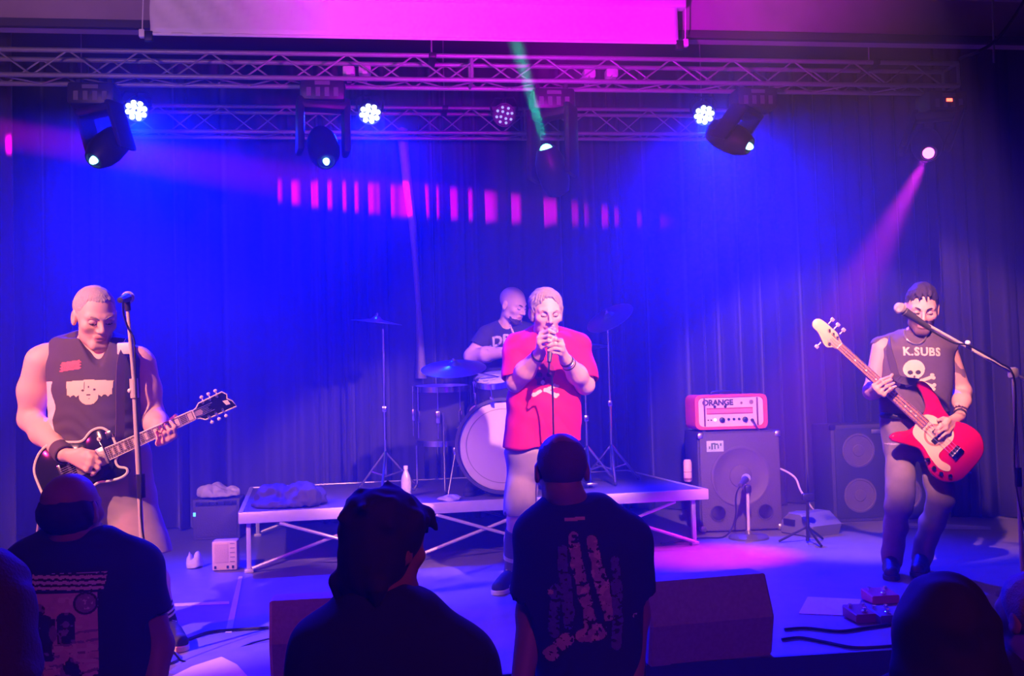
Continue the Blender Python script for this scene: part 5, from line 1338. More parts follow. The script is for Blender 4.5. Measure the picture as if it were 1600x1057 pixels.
# ---------------------------------------------------------------- bassist
def bassist():
    D = 6.08; s = D/FPX
    q = lambda u, v, dz=0.0: P(u, v, D+dz)
    base = q(1415, 905); base[2] = STAGE
    t = person('person', 'man in a sleeveless dark lettered t-shirt and torn jeans playing a red bass', base)
    skin = skin_mat('skin_bassist', (0.70, 0.42, 0.33))
    h = Head(q(1440, 484, -0.05), facing(-16, 16), sc=1.15, roll=0.08)
    rows = [(518, 1412, 1456, .07, .03), (528, 1392, 1474, .10, .02), (545, 1374, 1486, .115, 0), (580, 1378, 1484, .12, 0), (620, 1380, 1480, .12, -.0),
            (650, 1380, 1478, .12, 0), (680, 1380, 1480, .125, 0.01), (705, 1386, 1478, .11, 0.02), (718, 1394, 1470, .08, 0.02)]
    st = stations(q, rows, s); xd = rot_r(6)
    sa, sb = q(1378, 546, 0.0), q(1479, 548, 0.03); ea, eb = q(1362, 612, .02), q(1504, 612, .06)
    wa, wb = q(1371, 606, -.20), q(1500, 650, -.15)
    pr = [loft(st, xd, -0.022, 0.03), cone(q(1434, 530, 0.0), h.W((0, -0.02, -0.06)), 0.058, 0.054, 0.03)]
    pr += [cone(q(1428, 524, .04), q(1382, 540, .02), 0.045, 0.055, 0.04), cone(q(1440, 524, .04), q(1478, 542, .03), 0.045, 0.055, 0.04)]
    limb(pr, [sa, ea, ea*0.6+wa*0.4, wa], [0.060, 0.047, 0.049, 0.031]); limb(pr, [sb, eb, eb*0.6+wb*0.4, wb], [0.062, 0.048, 0.050, 0.031])
    hand(pr, wa, [q(1366, 603, -.255), q(1370, 608, -.262), q(1375, 613, -.266), q(1381, 617, -.266)],
         [q(1377, 594, -.285), q(1381, 599, -.290), q(1386, 604, -.292), q(1391, 608, -.290)],
         [q(1389, 589, -.272), q(1393, 594, -.275), q(1397, 599, -.277), q(1400, 604, -.276)], [q(1380, 600, -.20), q(1390, 592, -.20), q(1394, 586, -.21)])
    hand(pr, wb, [q(1481, 657, -.235), q(1477, 663, -.245), q(1477, 669, -.245), q(1481, 675, -.235)],
         [q(1470, 664, -.255), q(1466, 670, -.262), q(1467, 676, -.262), q(1472, 682, -.25)],
         [q(1463, 670, -.235), q(1461, 676, -.240), q(1463, 682, -.240), q(1467, 687, -.235)], [q(1486, 655, -.20), q(1474, 654, -.225), q(1466, 657, -.235)])
    ha, hb = q(1407, 692, .02), q(1456, 692, .03); ka, kb = q(1405, 790, -.06), q(1470, 782, -.05); aa, ab = q(1392, 880, .06), q(1441, 872, .12)
    aa[2] = ab[2] = STAGE+0.09
    for hp, kk, an in ((ha, ka, aa), (hb, kb, ab)): limb(pr, [hp, kk, kk*0.62+an*0.38+[0, 0.02, 0], an], [0.078, 0.054, 0.054, 0.038])
    pr += face_prims(h, 1.0)
    V, Q = sdf_mesh(pr, HB)
    M_ink = mat('tattoo_ink', (0.20, 0.13, 0.16), 0.6)
    def tat(c, fm):
        on = (wave(c.astype(np.float32), 31, 60, 5) > 0.35) & (np.linalg.norm(c-(sb*0.45+eb*0.55), axis=1) < 0.12) & (((c-sb)@Rh) > 0.01)
        fm[on] = 3; return fm
    body_obj('body', V, Q, [skin, M_lips, mat('stubble', (0.16, 0.09, 0.09), 0.8), M_ink], t, h, True, tat)
    face_parts(h, t, skin, mat('brow_black', (0.03, 0.02, 0.02), 0.8))
    M_hair = mat('hair_black', (0.035, 0.025, 0.03), 0.75, var=0.3, scale=150, bump=0.4)
    hp = [h.ell((0, -0.012, 0.075), (0.068, 0.092, 0.066), 0.02), h.ell((0, -0.022, 0.040), (0.080, 0.098, 0.078), 0.015), h.ell((0, 0.106, 0.012), (0.080, 0.078, 0.086), 0.012, 's'), h.ell((0, -0.03, -0.10), (0.13, 0.12, 0.09), 0.01, 's')]
    for k, x in enumerate((-0.03, -0.008, 0.016, 0.036)): hp.append(h.cone((x, 0.058, 0.100), (x*0.8+0.004*(-1)**k, 0.086, 0.080-0.010*(k % 2)), 0.010, 0.004, 0.006))
    for sg in (-1, 1): hp += [h.ell((sg*0.083, -0.008, -0.02), (0.02, 0.024, 0.05), 0.008, 's')]
    V, Q = sdf_mesh(hp, HB, strands(h, 6, 0.0025, 40)); mk_obj('hair', V, Q, M_hair, t)
    # sleeveless t-shirt
    M_tee = mat('shirt_charcoal', (0.115, 0.085, 0.105), 0.85, var=0.15, scale=50)
    tr = [(516, 1406, 1462, .075, .03)]+[(v, l-2, r+2, b+.004, dz) for v, l, r, b, dz in rows if 520 < v < 640]+[(646, 1377, 1481, .13, 0)]
    pr = [loft(stations(q, tr, s), xd, 0.008, 0.03, top=0.01, bot=0.01)]
    pr += [cone(q(1428, 524, .04), q(1378, 542, .02), 0.053, 0.066, 0.03), cone(q(1440, 524, .04), q(1481, 544, .03), 0.053, 0.066, 0.03)]
    for sh, el in ((sa, ea), (sb, eb)):
        d = nrm(el-sh); o = (Rh if sh is sb else -Rh)
        pr.append(cone(sh+o*0.030+d*0.035, el+o*0.03, 0.070, 0.066, 0.010, 's'))
    pr += [cone(q(1436, 500, -.03), q(1436, 526, -.035), 0.075, 0.062, 0.010, 's')]
    o_ = q(1430, 600).astype(np.float32)
    def fold(p, d):
        x = (p-o_)@Rh.astype(np.float32); z = p[:, 2]-o_[2]
        return d-0.006*np.maximum(np.sin(z*38+x*30+3*np.sin(x*8)), -0.2)*np.clip((0.05-z)/0.15, 0.15, 1)-0.003*wave(p, 25, 22, 5)-0.004*np.maximum(np.sin(x*55+z*8), 0)*np.clip((-x-0.06)/0.05, 0, 1)
    V, Q = sdf_mesh(pr, HB, fold); ts = mk_obj('sleeveless_shirt', V, Q, M_tee, t)
    M_let = mat('print_cream', (0.78, 0.70, 0.50), 0.8); M_k = mat('print_ink', (0.05, 0.04, 0.05), 0.8)
    tv, tt = text_tris('K.SUBS', 17, 0.62, 1.12)
    def pr_(x, y):
        X, Y = x/s, y/s; r = np.full(len(x), -1)
        Xr = X-0.0; Yr = Y-30+0.05*X
        r[in_tris((Xr-1)*0.97, Yr*0.98, tv, tt)] = 0
        sk = oval(X, Y, -12, 4, 16.5, 14.5) | ((np.abs(X+12) < 9.5-0.15*(4-Y)) & (Y > -16) & (Y < -4))
        r[seg(X, Y, (-24, -21), (14, -9), 2.5) | oval(X, Y, 16, -5.5, 3.4, 2.6) | oval(X, Y, 18, -10, 3.2, 2.6)] = 0
        r[seg(X, Y, (-10, -14), (16, -23), 2.7) | oval(X, Y, 19, -21, 3.0, 2.8) | oval(X, Y, 17, -27, 3.2, 2.8)] = 0
        r[seg(X, Y, (-36, -8), (-26, -16), 3) | oval(X, Y, -38, -10, 3.4, 4) | oval(X, Y, -35, -18, 3, 4)] = 0
        r[oval(X, Y, 12, -33, 4, 3) | oval(X, Y, 16, -37, 3.4, 3.2)] = 0
        r[sk] = 0
        r[oval(X, Y, -18, -1, 4.2, 3.4) | oval(X, Y, -6, -1, 4.2, 3.4) | oval(X, Y, -12, -7.5, 1.5, 2)] = 1
        return r
    cloth_print('chest_print', V, Q, q(1440, 581, -.125), Rh, Uz, 0.36, 0.36, pr_, [M_let, M_k], ts, 0.0030)
    # jeans with belt, torn at the thigh; boots
    M_jean = mat('jeans_faded', (0.20, 0.165, 0.20), 0.85, var=0.25, scale=24)
    sr = [(640, 1381, 1477, .12, 0)]+[r for r in rows if r[0] > 648]
    pr = [loft(stations(q, sr, s), xd, 0.004, 0.03, top=0.01, bot=0.03)]
    for hp_, kk, an in ((ha, ka, aa), (hb, kb, ab)):
        mid = kk*0.6+an*0.4+np.array([0, 0.015, 0])
        pr += [cone(hp_, kk, 0.094, 0.074, 0.035), cone(kk, mid, 0.074, 0.066, 0.03), cone(mid, an+[0, 0, -0.01], 0.066, 0.058, 0.03)]
    V, Q = sdf_mesh(pr, 0.006, lambda p, d: d-0.006*wave(p, 29, 20, 6)-0.003*wave(p, 39, 50, 6))
    jn = mk_obj('jeans', V, Q, M_jean, t)
    def torn(x, y):
        r = np.full(len(x), -1); X, Y = x/s, y/s
        r[(oval(X, Y, 3, -3, 8, 1.6) | oval(X, Y, -10, 5, 3.5, 1.1) | oval(X, Y, 7, 9, 3, 1.0)) & (np.sin(X*2.2+Y*3) > -0.6)] = 0
        return r
    cloth_print('torn_patch', V, Q, q(1398, 692, -.12), Rh, Uz, 0.16, 0.12, torn, [mat('thread_white', (0.7, 0.62, 0.6), 0.9)], jn, 0.003)
    MB().tube([p for p in [q(1429+50*math.cos(a), 649+2*math.sin(a), 0.135*-math.sin(a)*1.0) for a in np.linspace(0, 2*PI, 40)]], 0.019, 8).obj('belt', mat('belt_black', (0.015, 0.012, 0.015), 0.5), t)
    M_boot = mat('boot_black', (0.02, 0.018, 0.02), 0.5)
    for an, yaw in ((aa, -20), (ab, -30)):
        f = facing(yaw, 0); hl = an-f*0.06; hl[2] = STAGE; shoe(t, hl, hl+f*0.29, M_boot, M_rubber, M_plastic, 'boot', 0.10)
    # chain necklace and wrist cuff
    pts = smooth_poly([q(1413, 516, -.05), q(1414, 526, -.09), q(1422, 535, -.118), q(1434, 538, -.125), q(1444, 532, -.115), q(1449, 520, -.06)], 6, False)
    m = MB()
    for i in range(len(pts)-1): m.tube([pts[i], pts[i]*0.35+pts[i+1]*0.65], 0.0052, 6)
    m.obj('necklace', mat('chain_metal', (0.8, 0.72, 0.68), 0.3, 0.8), t)['kind'] = 'stuff'
    d = nrm(wb-eb); band(t, wb-d*0.028, wb-d*0.004, 0.036, mat('bracelet_dark', (0.03, 0.02, 0.03), 0.5), 'bracelet')
bassist()

# ---------------------------------------------------------------- drummer
def drummer():
    D = DB; s = D/FPX
    q = lambda u, v, dz=0.0: P(u, v, D+dz)
    base = np.array([tp[0], tp[1], RZ])
    t = person('person', 'shaven-headed bearded drummer in a black t-shirt sitting behind the drums', base)
    skin = skin_mat('skin_drummer', (0.82, 0.56, 0.46))
    h = Head(q(802, 477, -0.05), facing(52, 22), sc=1.12, roll=-0.08)
    rows = [(508, 776, 812, .07, .04), (514, 764, 832, .10, .03), (530, 757, 842, .12, .01), (560, 762, 838, .125, 0), (600, 764, 836, .13, 0.0), (625, 764, 836, .13, 0.02), (640, 770, 830, .11, 0.03)]
    st = stations(q, rows, s); xd = rot_r(-14)
    seat = RZ+0.49
    sa, sb = q(760, 526, 0.02), q(838, 528, 0.05); ea, eb = q(737, 557, -.02), q(858, 572, -.02)
    wa, wb = q(796, 550, -.30), q(826, 566, -.32)
    pr = [loft(st, xd, -0.022, 0.03), cone(q(792, 512, 0.02), h.W((0, -0.02, -0.06)), 0.066, 0.06, 0.03)]
    pr += [cone(q(786, 510, .04), q(764, 520, .02), 0.05, 0.055, 0.04), cone(q(806, 510, .04), q(836, 522, .05), 0.05, 0.055, 0.04)]
    limb(pr, [sa, ea, ea*0.6+wa*0.4, wa], [0.068, 0.058, 0.058, 0.036]); limb(pr, [sb, eb, eb*0.6+wb*0.4, wb], [0.066, 0.054, 0.055, 0.034])
    for wr, sg in ((wa, 1), (wb, -1)):
        kn = [wr+Rh*sg*(0.075)+Uz*(0.02-0.012*i)-Fh*(0.02+0.005*i) for i in range(4)]
        md = [k_+Rh*sg*0.028-Fh*0.015-Uz*0.018 for k_ in kn]; ti = [m_-Rh*sg*0.022+Fh*0.005-Uz*0.016 for m_ in md]
        hand(pr, wr, kn, md, ti, [wr+Rh*sg*0.03+Uz*0.03-Fh*0.02, wr+Rh*sg*0.06+Uz*0.028-Fh*0.035, wr+Rh*sg*0.085+Uz*0.012-Fh*0.04])
    pc_ = np.array([tp[0], tp[1], seat+0.07]); ha, hb = pc_-Rh*0.10, pc_+Rh*0.10
    ka = ha-Fh*0.36-Rh*0.16+Uz*0.03; kb = hb-Fh*0.36+Rh*0.14+Uz*0.03
    aa = ka-Fh*0.06-Rh*0.02; ab = kb-Fh*0.02+Rh*0.03; aa[2] = ab[2] = RZ+0.085
    for hp, kk, an in ((ha, ka, aa), (hb, kb, ab)): limb(pr, [hp, kk, an], [0.085, 0.058, 0.038])
    pr += face_prims(h, 1.04)
    V, Q = sdf_mesh(pr, 0.0055); body_obj('body', V, Q, [skin, M_lips, mat('stubble_drummer', (0.16, 0.09, 0.10), 0.8)], t, h)
    face_parts(h, t, skin, mat('brow_black', (0.03, 0.02, 0.02), 0.8))
    bp = [h.ell((0, 0.055, -0.098), (0.042, 0.038, 0.034), 0.02), h.cone((-0.045, 0.03, -0.075), (-0.02, 0.07, -0.105), 0.016, 0.02), h.cone((0.045, 0.03, -0.075), (0.02, 0.07, -0.105), 0.016, 0.02), h.ell((0, 0.095, -0.066), (0.024, 0.02, 0.012), 0.008, 's')]
    V, Q = sdf_mesh(bp, 0.0055, lambda p, d: d+0.003*wave(p, 6, 200, 6)); mk_obj('beard', V, Q, mat('beard_dark', (0.06, 0.035, 0.04), 0.85, bump=0.3, scale=150), t)
    M_tee = mat('shirt_black', (0.035, 0.03, 0.04), 0.85, var=0.15, scale=50)
    pr = []
    for sh, el in ((sa, ea), (sb, eb)):
        d = nrm(el-sh); L = np.linalg.norm(el-sh); e = sh+d*L*0.55
        pr += [cone(sh, sh+d*L*0.7, 0.076, 0.082, 0.03), cone(e+d*0.07, e+d*0.3, 0.105, 0.12, 0.006, 's')]
    pr += [loft(stations(q, [(507, 774, 816, .085, .04)]+[(v, l-1, r+1, b+.005, dz) for v, l, r, b, dz in rows[1:]], s), xd, 0.010, 0.03, top=0.01, bot=0.012)]
    pr += [cone(q(786, 510, .04), q(762, 521, .02), 0.058, 0.066, 0.03), cone(q(806, 510, .04), q(838, 523, .05), 0.058, 0.066, 0.03)]
    pr.append(cone(q(794, 494, 0), q(794, 511, -.01), 0.08, 0.068, 0.01, 's'))
    V, Q = sdf_mesh(pr, 0.006, lambda p, d: d-0.005*wave(p, 35, 20, 6)); ts = mk_obj('t_shirt', V, Q, M_tee, t)
    tv, tt = text_tris('.DR', 22, 0.8, 1.0)
    def f(x, y):
        X, Y = x/s, y/s; r = np.full(len(x), -1); r[in_tris(X, Y-0.18*X, tv, tt)] = 0; return r
    cloth_print('shirt_lettering', V, Q, q(781, 533, -.12), Rh, Uz, 0.24, 0.16, f, [mat('print_grey', (0.6, 0.58, 0.62), 0.8)], ts, 0.0035)
    # shorts, shoes
    pr = [ell(pc_, np.eye(3), (0.19, 0.15, 0.12), 0.03)]
    for hp, kk in ((ha, ka), (hb, kb)): pr.append(cone(hp, kk, 0.102, 0.082, 0.04)); d = nrm(kk-hp); pr.append(half(kk-d*0.0+Fh*-0.03, -Fh, 0.01))
    V, Q = sdf_mesh(pr, 0.008); mk_obj('shorts', V, Q, mat('shorts_black', (0.03, 0.03, 0.035), 0.85), t)
    for an, yaw in ((aa, -15), (ab, 15)):
        f_ = facing(yaw, 0); hl = an-f_*0.06; hl[2] = RZ; shoe(t, hl, hl+f_*0.28, mat('shoe_black', (0.02, 0.02, 0.03), 0.7), M_rubber)
    for wr, e, lb in ((wa, q(797, 508, -.42), 'pale drumstick raised beside the beard of the drummer'), (wb, q(812, 545, -.55), 'pale drumstick held low behind the singer')):
        g = wr+Rh*(0.085 if wr is wa else -0.085)-Fh*0.045-Uz*0.02; dr = nrm(e-g)
        m = MB().tube([g-dr*0.07, g+dr*0.2, e-dr*0.03, e], [0.0085, 0.0085, 0.006, 0.007], 8)
        tag(m.obj('drumstick', mat('stick_wood', (0.75, 0.58, 0.45), 0.5), base=g), lb, 'drumstick')
drummer()

# ---------------------------------------------------------------- guitars
def gframe(a, b, tilt=0.0):
    """origin a (bridge), x towards b (nut), z to the camera"""
    x = nrm(np.array(b)-np.array(a)); n = -FW-x*np.dot(-FW, x); n = nrm(n); y = np.cross(n, x)
    if tilt: n, y = n*math.cos(tilt)+y*math.sin(tilt), y*math.cos(tilt)-n*math.sin(tilt)
    return np.stack([x, y, n], 1), np.array(a)
M_ebony = mat('fretboard_dark', (0.10, 0.055, 0.045), 0.5, var=0.2, scale=40)
M_inlay = mat('inlay_pearl', (0.85, 0.78, 0.62), 0.4)
M_fret = mat('fret_metal', (0.75, 0.70, 0.62), 0.35, 0.8)
M_bind = mat('binding_cream', (0.86, 0.80, 0.66), 0.45)
def strings(t, W, spec, r):
    for a, b in spec: MB().tube([W(*a), W(*b)], r, 4, False).obj('string', M_fret, t)
def guitar():
    D = 4.70; A = P(112, 736, D-0.01); B = P(304, 649, D+0.03)
    R, o = gframe(A, B, 0.10); SL = np.linalg.norm(B-A); S = SL/0.628
    def W(x, y, z=0.0): return o+R@(np.array([x, y, z])*S)
    t = thing('electric_guitar', 'black single-cutaway electric guitar with cream binding held by the guitarist', 'guitar', o)
    M_gb = mat('guitar_black', (0.012, 0.011, 0.014), 0.12)
    # x along the neck from the bridge, y up; upper shoulder without horn, lower cutaway with horn
    out = smooth_poly([(-0.165, 0.01), (-0.155, 0.085), (-0.10, 0.145), (-0.025, 0.160), (0.05, 0.125), (0.10, 0.110), (0.155, 0.135), (0.205, 0.128), (0.232, 0.085), (0.236, 0.032),
                       (0.228, -0.018), (0.205, -0.045), (0.208, -0.075), (0.238, -0.098), (0.232, -0.120), (0.195, -0.128), (0.14, -0.118), (0.09, -0.105), (0.04, -0.122), (-0.03, -0.165), (-0.10, -0.155), (-0.155, -0.09)], 5)*S
    RT_ = (R, o)
    MB().prism(out, -0.045*S, 0.0, R, o, 0.006).obj('guitar_body', M_gb, t, angle=50)
    MB().tube([o+R@np.array([x, y, 0.0]) for x, y in np.vstack([out, out[:1]])], 0.0062*S, 6, False).obj('binding', M_bind, t)
    nb = W(0.215, 0, 0.006); nn = W(0.628, 0, 0.006)
    MB().prism([(0.19*S, -0.027*S), (0.19*S, 0.027*S), (0.628*S, 0.0215*S), (0.628*S, -0.0215*S)], -0.012*S, 0.008*S, R, o, 0.003).obj('neck', mat('neck_wood', (0.03, 0.015, 0.014), 0.3), t)
    fb_ = MB().prism([(0.185*S, -0.029*S), (0.185*S, 0.029*S), (0.628*S, 0.0225*S), (0.628*S, -0.0225*S)], 0.008*S, 0.013*S, R, o).obj('fretboard', M_ebony, t, smooth=False)
    for sg in (-1, 1): MB().tube([W(0.185, sg*0.0295, 0.0105), W(0.628, sg*0.0230, 0.0105)], 0.0035*S, 6).obj('neck_binding', M_bind, fb_)
    for k in range(1, 22):
        x = 0.628/2**(k/12.0); hw = 0.029-(x-0.185)/(0.443)*0.0065
        MB().box(W(x, 0, 0.0135), (0.0024*S, 2*hw*S, 0.002*S), R).obj('fret', M_fret, fb_)
    for k in (1, 3, 5, 7, 9, 12, 15, 17, 19):
        x = (0.628/2**(k/12.0)+0.628/2**((k-1)/12.0))/2; wd = (0.628/2**((k-1)/12.0)-0.628/2**(k/12.0))*0.62
        MB().box(W(x, 0, 0.0134), (wd*S, 0.034*S, 0.0012*S), R).obj('inlay', M_inlay, fb_)
    hs = [(0.628, 0.0215), (0.655, 0.030), (0.672, 0.044), (0.775, 0.048), (0.795, 0.036), (0.810, 0.010), (0.832, 0.0), (0.810, -0.010), (0.795, -0.036), (0.775, -0.048), (0.672, -0.044), (0.655, -0.030), (0.628, -0.0215)]
    hs = np.array([(0.628, 0.0215), (0.648, 0.026), (0.668, 0.043), (0.790, 0.047), (0.808, 0.026), (0.800, 0.008), (0.818, -0.012), (0.828, -0.046), (0.668, -0.043), (0.648, -0.026), (0.628, -0.0215)])*S
    hd = MB().prism(hs, -0.010*S, 0.006*S, R, o, 0.002).obj('headstock', M_gb, t, smooth=False)
    MB().tube([o+R@np.array([x, y, 0.0055*S]) for x, y in np.vstack([hs, hs[:1]])], 0.0035*S, 6, False).obj('headstock_binding', M_bind, hd)
    MB().prism(np.array([(0.775, 0.006), (0.800, 0.0), (0.805, -0.024), (0.785, -0.02)])*S, 0.006*S, 0.0075*S, R, o).obj('headstock_emblem', M_inlay, hd)
    MB().prism(np.array([(0.632, -0.010), (0.632, 0.010), (0.665, 0.014), (0.672, 0.0), (0.665, -0.014)])*S, 0.006*S, 0.0078*S, R, o).obj('rod_cover', mat('rod_cover', (0.45, 0.33, 0.38), 0.5), hd)
    MB().box(W(0.630, 0, 0.014), (0.006*S, 0.043*S, 0.005*S), R).obj('nut', M_bind, t)
    for i in range(3):
        for sg in (-1, 1):
            x = 0.690+0.036*i
            tn = MB().lathe([(0.0075*S, 0), (0.0075*S, 0.008*S), (0.004*S, 0.012*S), (0, 0.012*S)], W(x, sg*0.034, 0.006), R[:, 2], 10).obj('tuner_post', M_chrome, hd)
            MB().tube([W(x, sg*0.046, -0.004), W(x, sg*0.060, -0.004)], 0.003*S, 6).sphere(W(x, sg*0.066, -0.004), (0.010*S, 0.009*S, 0.006*S), R, 10, 7).obj('tuner_key', mat('tuner_pearl', (0.75, 0.7, 0.75), 0.4), hd)
    for x, nmx in ((0.158, 'neck'), (0.045, 'bridge')):
        MB().box(W(x, 0, 0.006), (0.040*S, 0.086*S, 0.012*S), R, bev=0.003).obj('pickup', M_fret, t)
    MB().box(W(0.0, 0, 0.008), (0.016*S, 0.086*S, 0.014*S), R, bev=0.003).obj('bridge', M_chrome, t)
    MB().box(W(-0.045, 0, 0.008), (0.018*S, 0.096*S, 0.014*S), R, bev=0.004).obj('tailpiece', M_chrome, t)
    MB().prism(smooth_poly([(0.04, -0.045), (0.19, -0.04), (0.16, -0.085), (0.06, -0.09)], 4)*S, 0.004*S, 0.007*S, R, o).obj('pickguard', M_gb, t)
    for x, y in ((-0.055, -0.085), (-0.11, -0.075), (-0.075, -0.125), (-0.125, -0.105)):
        MB().lathe([(0.013*S, 0), (0.011*S, 0.014*S), (0, 0.015*S)], W(x, y, 0.001), R[:, 2], 12).obj('knob', M_bind, t)
    MB().lathe([(0.011*S, 0), (0.011*S, 0.003*S), (0, 0.004*S)], W(0.175, 0.085, 0.001), R[:, 2], 12).tube([W(0.175, 0.085, 0.003), W(0.180, 0.088, 0.022)], 0.004*S, 6).obj('selector_switch', M_bind, t)
    strings(t, W, [((-0.045, y, 0.016), (0.70+0.03*abs(y)*40, y*0.72, 0.0175)) for y in (-0.025, -0.015, -0.005, 0.005, 0.015, 0.025)], 0.0009)
    # strap over the viewer's right shoulder, down the back
    q = lambda u, v, dz=0.0: P(u, v, 4.9+dz)
    sp = [W(0.232, 0.075, -0.02), q(186, 686, -.19), q(188, 650, -.185), q(188, 600, -.175), q(190, 565, -.155), q(196, 545, -.10), q(200, 535, -.02), q(199, 538, .07), q(186, 560, .15), q(160, 620, .19), q(120, 690, .20), q(88, 722, .12), W(-0.165, 0.02, -0.03)]
    sp = smooth_poly(sp, 6, False); V = []; F = []
    for i, p in enumerate(sp):
        tg_ = nrm(sp[min(i+1, len(sp)-1)]-sp[max(i-1, 0)]); cvec = nrm(np.cross(tg_, nrm(p-q(150, 620, 0.0)-Uz*np.dot(p-q(150, 620, 0), Uz)*0.8)))
        nv = np.cross(cvec, tg_)
        for a, b in ((-1, -1), (1, -1), (1, 1), (-1, 1)): V.append(p+cvec*a*0.021+nv*b*0.0018)
    for i in range(len(sp)-1):
        for k in range(4): F.append((i*4+k, i*4+(k+1) % 4, (i+1)*4+(k+1) % 4, (i+1)*4+k))
    F += [(3, 2, 1, 0), tuple((len(sp)-1)*4+k for k in range(4))]
    stp = mk_obj('strap', V, F, mat('strap_cloth', (0.13, 0.09, 0.11), 0.85, var=0.2), t, smooth=False)
    MB().box(q(195, 545, -.125), (0.068, 0.02, 0.055), np.stack([Rh, Fh, Uz], 1), bev=0.006).obj('strap_pad', M_bind, stp)
    MB().box(W(0.226, 0.082, 0.004), (0.03, 0.034, 0.010), R, bev=0.004).obj('strap_buckle', M_chrome, stp)
    cbl = smooth_poly([W(-0.12, -0.15, -0.02), q(70, 780, -.2), q(58, 830, -.1), q(60, 870, 0), FL(70, 985, STAGE)+[0, 0, .01], FL(180, 1000, STAGE)+[0, 0, .01]], 6, False)
    MB().tube(cbl, 0.005, 6).obj('lead', mat('lead_pale', (0.6, 0.5, 0.55), 0.5), t)
guitar()
def bass():
    D = 5.86; A = P(1492, 707, D); B = P(1311, 541, D+0.02)
    R, o = gframe(A, B); SL = np.linalg.norm(B-A); S = SL/0.864
    R = np.stack([R[:, 0], R[:, 1], R[:, 2]], 1)
    def W(x, y, z=0.0): return o+R@(np.array([x, y, z])*S)
    # with x pointing up-left and z to the camera, +y points down-left
    t = thing('bass_guitar', 'glossy red bass guitar with cream pickguard and pale headstock held by the bassist', 'guitar', o)
    M_rb = mat('bass_red', (0.62, 0.008, 0.05), 0.12)
    out = smooth_poly([(-0.135, 0.0), (-0.125, 0.10), (-0.06, 0.165), (0.02, 0.17), (0.09, 0.135), (0.15, 0.120), (0.22, 0.150), (0.285, 0.185), (0.315, 0.175), (0.305, 0.135), (0.265, 0.085), (0.255, 0.045),
                       (0.262, 0.0), (0.258, -0.040), (0.285, -0.085), (0.345, -0.120), (0.395, -0.135), (0.405, -0.160), (0.365, -0.178), (0.28, -0.165), (0.20, -0.135), (0.12, -0.130), (0.04, -0.165), (-0.05, -0.165), (-0.12, -0.105)], 5)*S
    MB().prism(out, -0.042*S, 0.0, R, o, 0.008).obj('guitar_body', M_rb, t, angle=50)
    MB().prism(smooth_poly([(0.265, -0.032), (0.262, 0.035), (0.235, 0.085), (0.15, 0.095), (0.08, 0.115), (0.0, 0.125), (-0.045, 0.10), (-0.03, 0.075), (0.03, 0.085), (0.06, 0.06), (0.055, -0.04), (0.10, -0.085), (0.18, -0.075), (0.23, -0.065)], 5)*S, 0.0, 0.004*S, R, o).obj('pickguard', mat('pickguard_cream', (0.85, 0.70, 0.45), 0.4), t, smooth=False)
    MB().lathe([(0.062*S, 0.0042*S), (0.062*S, 0.0055*S), (0.05*S, 0.0056*S), (0.05*S, 0.0042*S), (0.062*S, 0.0042*S)], W(0.145, 0.005, 0), R[:, 2], 28).obj('pickguard_ring', mat('ring_brown', (0.45, 0.22, 0.14), 0.5), t)
    for k, y in enumerate((-0.014, 0.014)): MB().box(W(0.145-0.03*k+0.012, y*1.4, 0.007), (0.028*S, 0.052*S, 0.014*S), R, bev=0.004).obj('pickup', M_plastic, t)
    MB().box(W(-0.005, 0, 0.007), (0.055*S, 0.075*S, 0.012*S), R, bev=0.004).obj('bridge', M_chrome, t)
    for y in (-0.027, -0.009, 0.009, 0.027): MB().bar(W(0.0, y-0.006, 0.016), W(0.0, y+0.006, 0.016), 0.006*S).obj('saddle', M_chrome, t)
    for x, y in ((0.085, 0.135), (0.03, 0.145), (-0.02, 0.142), (-0.065, 0.118)):
        MB().lathe([(0.013*S, 0), (0.012*S, 0.016*S), (0, 0.018*S)], W(x, y, 0.001), R[:, 2], 14).obj('knob', M_chrome, t)
    MB().prism([(0.24*S, -0.031*S), (0.24*S, 0.031*S), (0.864*S, 0.021*S), (0.864*S, -0.021*S)], -0.014*S, 0.006*S, R, o, 0.004).obj('neck', mat('neck_maple', (0.72, 0.50, 0.30), 0.4), t)
    fb_ = MB().prism([(0.225*S, -0.031*S), (0.225*S, 0.031*S), (0.864*S, 0.021*S), (0.864*S, -0.021*S)], 0.006*S, 0.012*S, R, o).obj('fretboard', mat('fretboard_brown', (0.42, 0.20, 0.15), 0.5, var=0.15, scale=40), t, smooth=False)
    for k in range(1, 21):
        x = 0.864/2**(k/12.0); hw = 0.031-(x-0.225)/0.639*0.010
        MB().box(W(x, 0, 0.0125), (0.0028*S, 2*hw*S, 0.002*S), R).obj('fret', M_fret, fb_)
    for k in (3, 5, 7, 9, 15, 17, 19):
        x = (0.864/2**(k/12.0)+0.864/2**((k-1)/12.0))/2
        MB().lathe([(0.0055*S, 0.0), (0.0055*S, 0.0012*S), (0, 0.0012*S)], W(x, 0, 0.012), R[:, 2], 12).obj('inlay', M_inlay, fb_)
    hs = smooth_poly([(0.864, 0.021), (0.885, 0.030), (0.905, 0.050), (0.925, 0.052), (0.96, 0.040), (1.00, 0.024), (1.035, 0.022), (1.055, 0.010), (1.062, -0.012), (1.05, -0.034), (1.02, -0.044), (0.96, -0.046), (0.92, -0.046), (0.89, -0.032), (0.864, -0.021)], 4)*S
    hd = MB().prism(hs, -0.010*S, 0.004*S, R, o, 0.002).obj('headstock', mat('headstock_maple', (0.86, 0.62, 0.30), 0.4, var=0.06), t, angle=50)
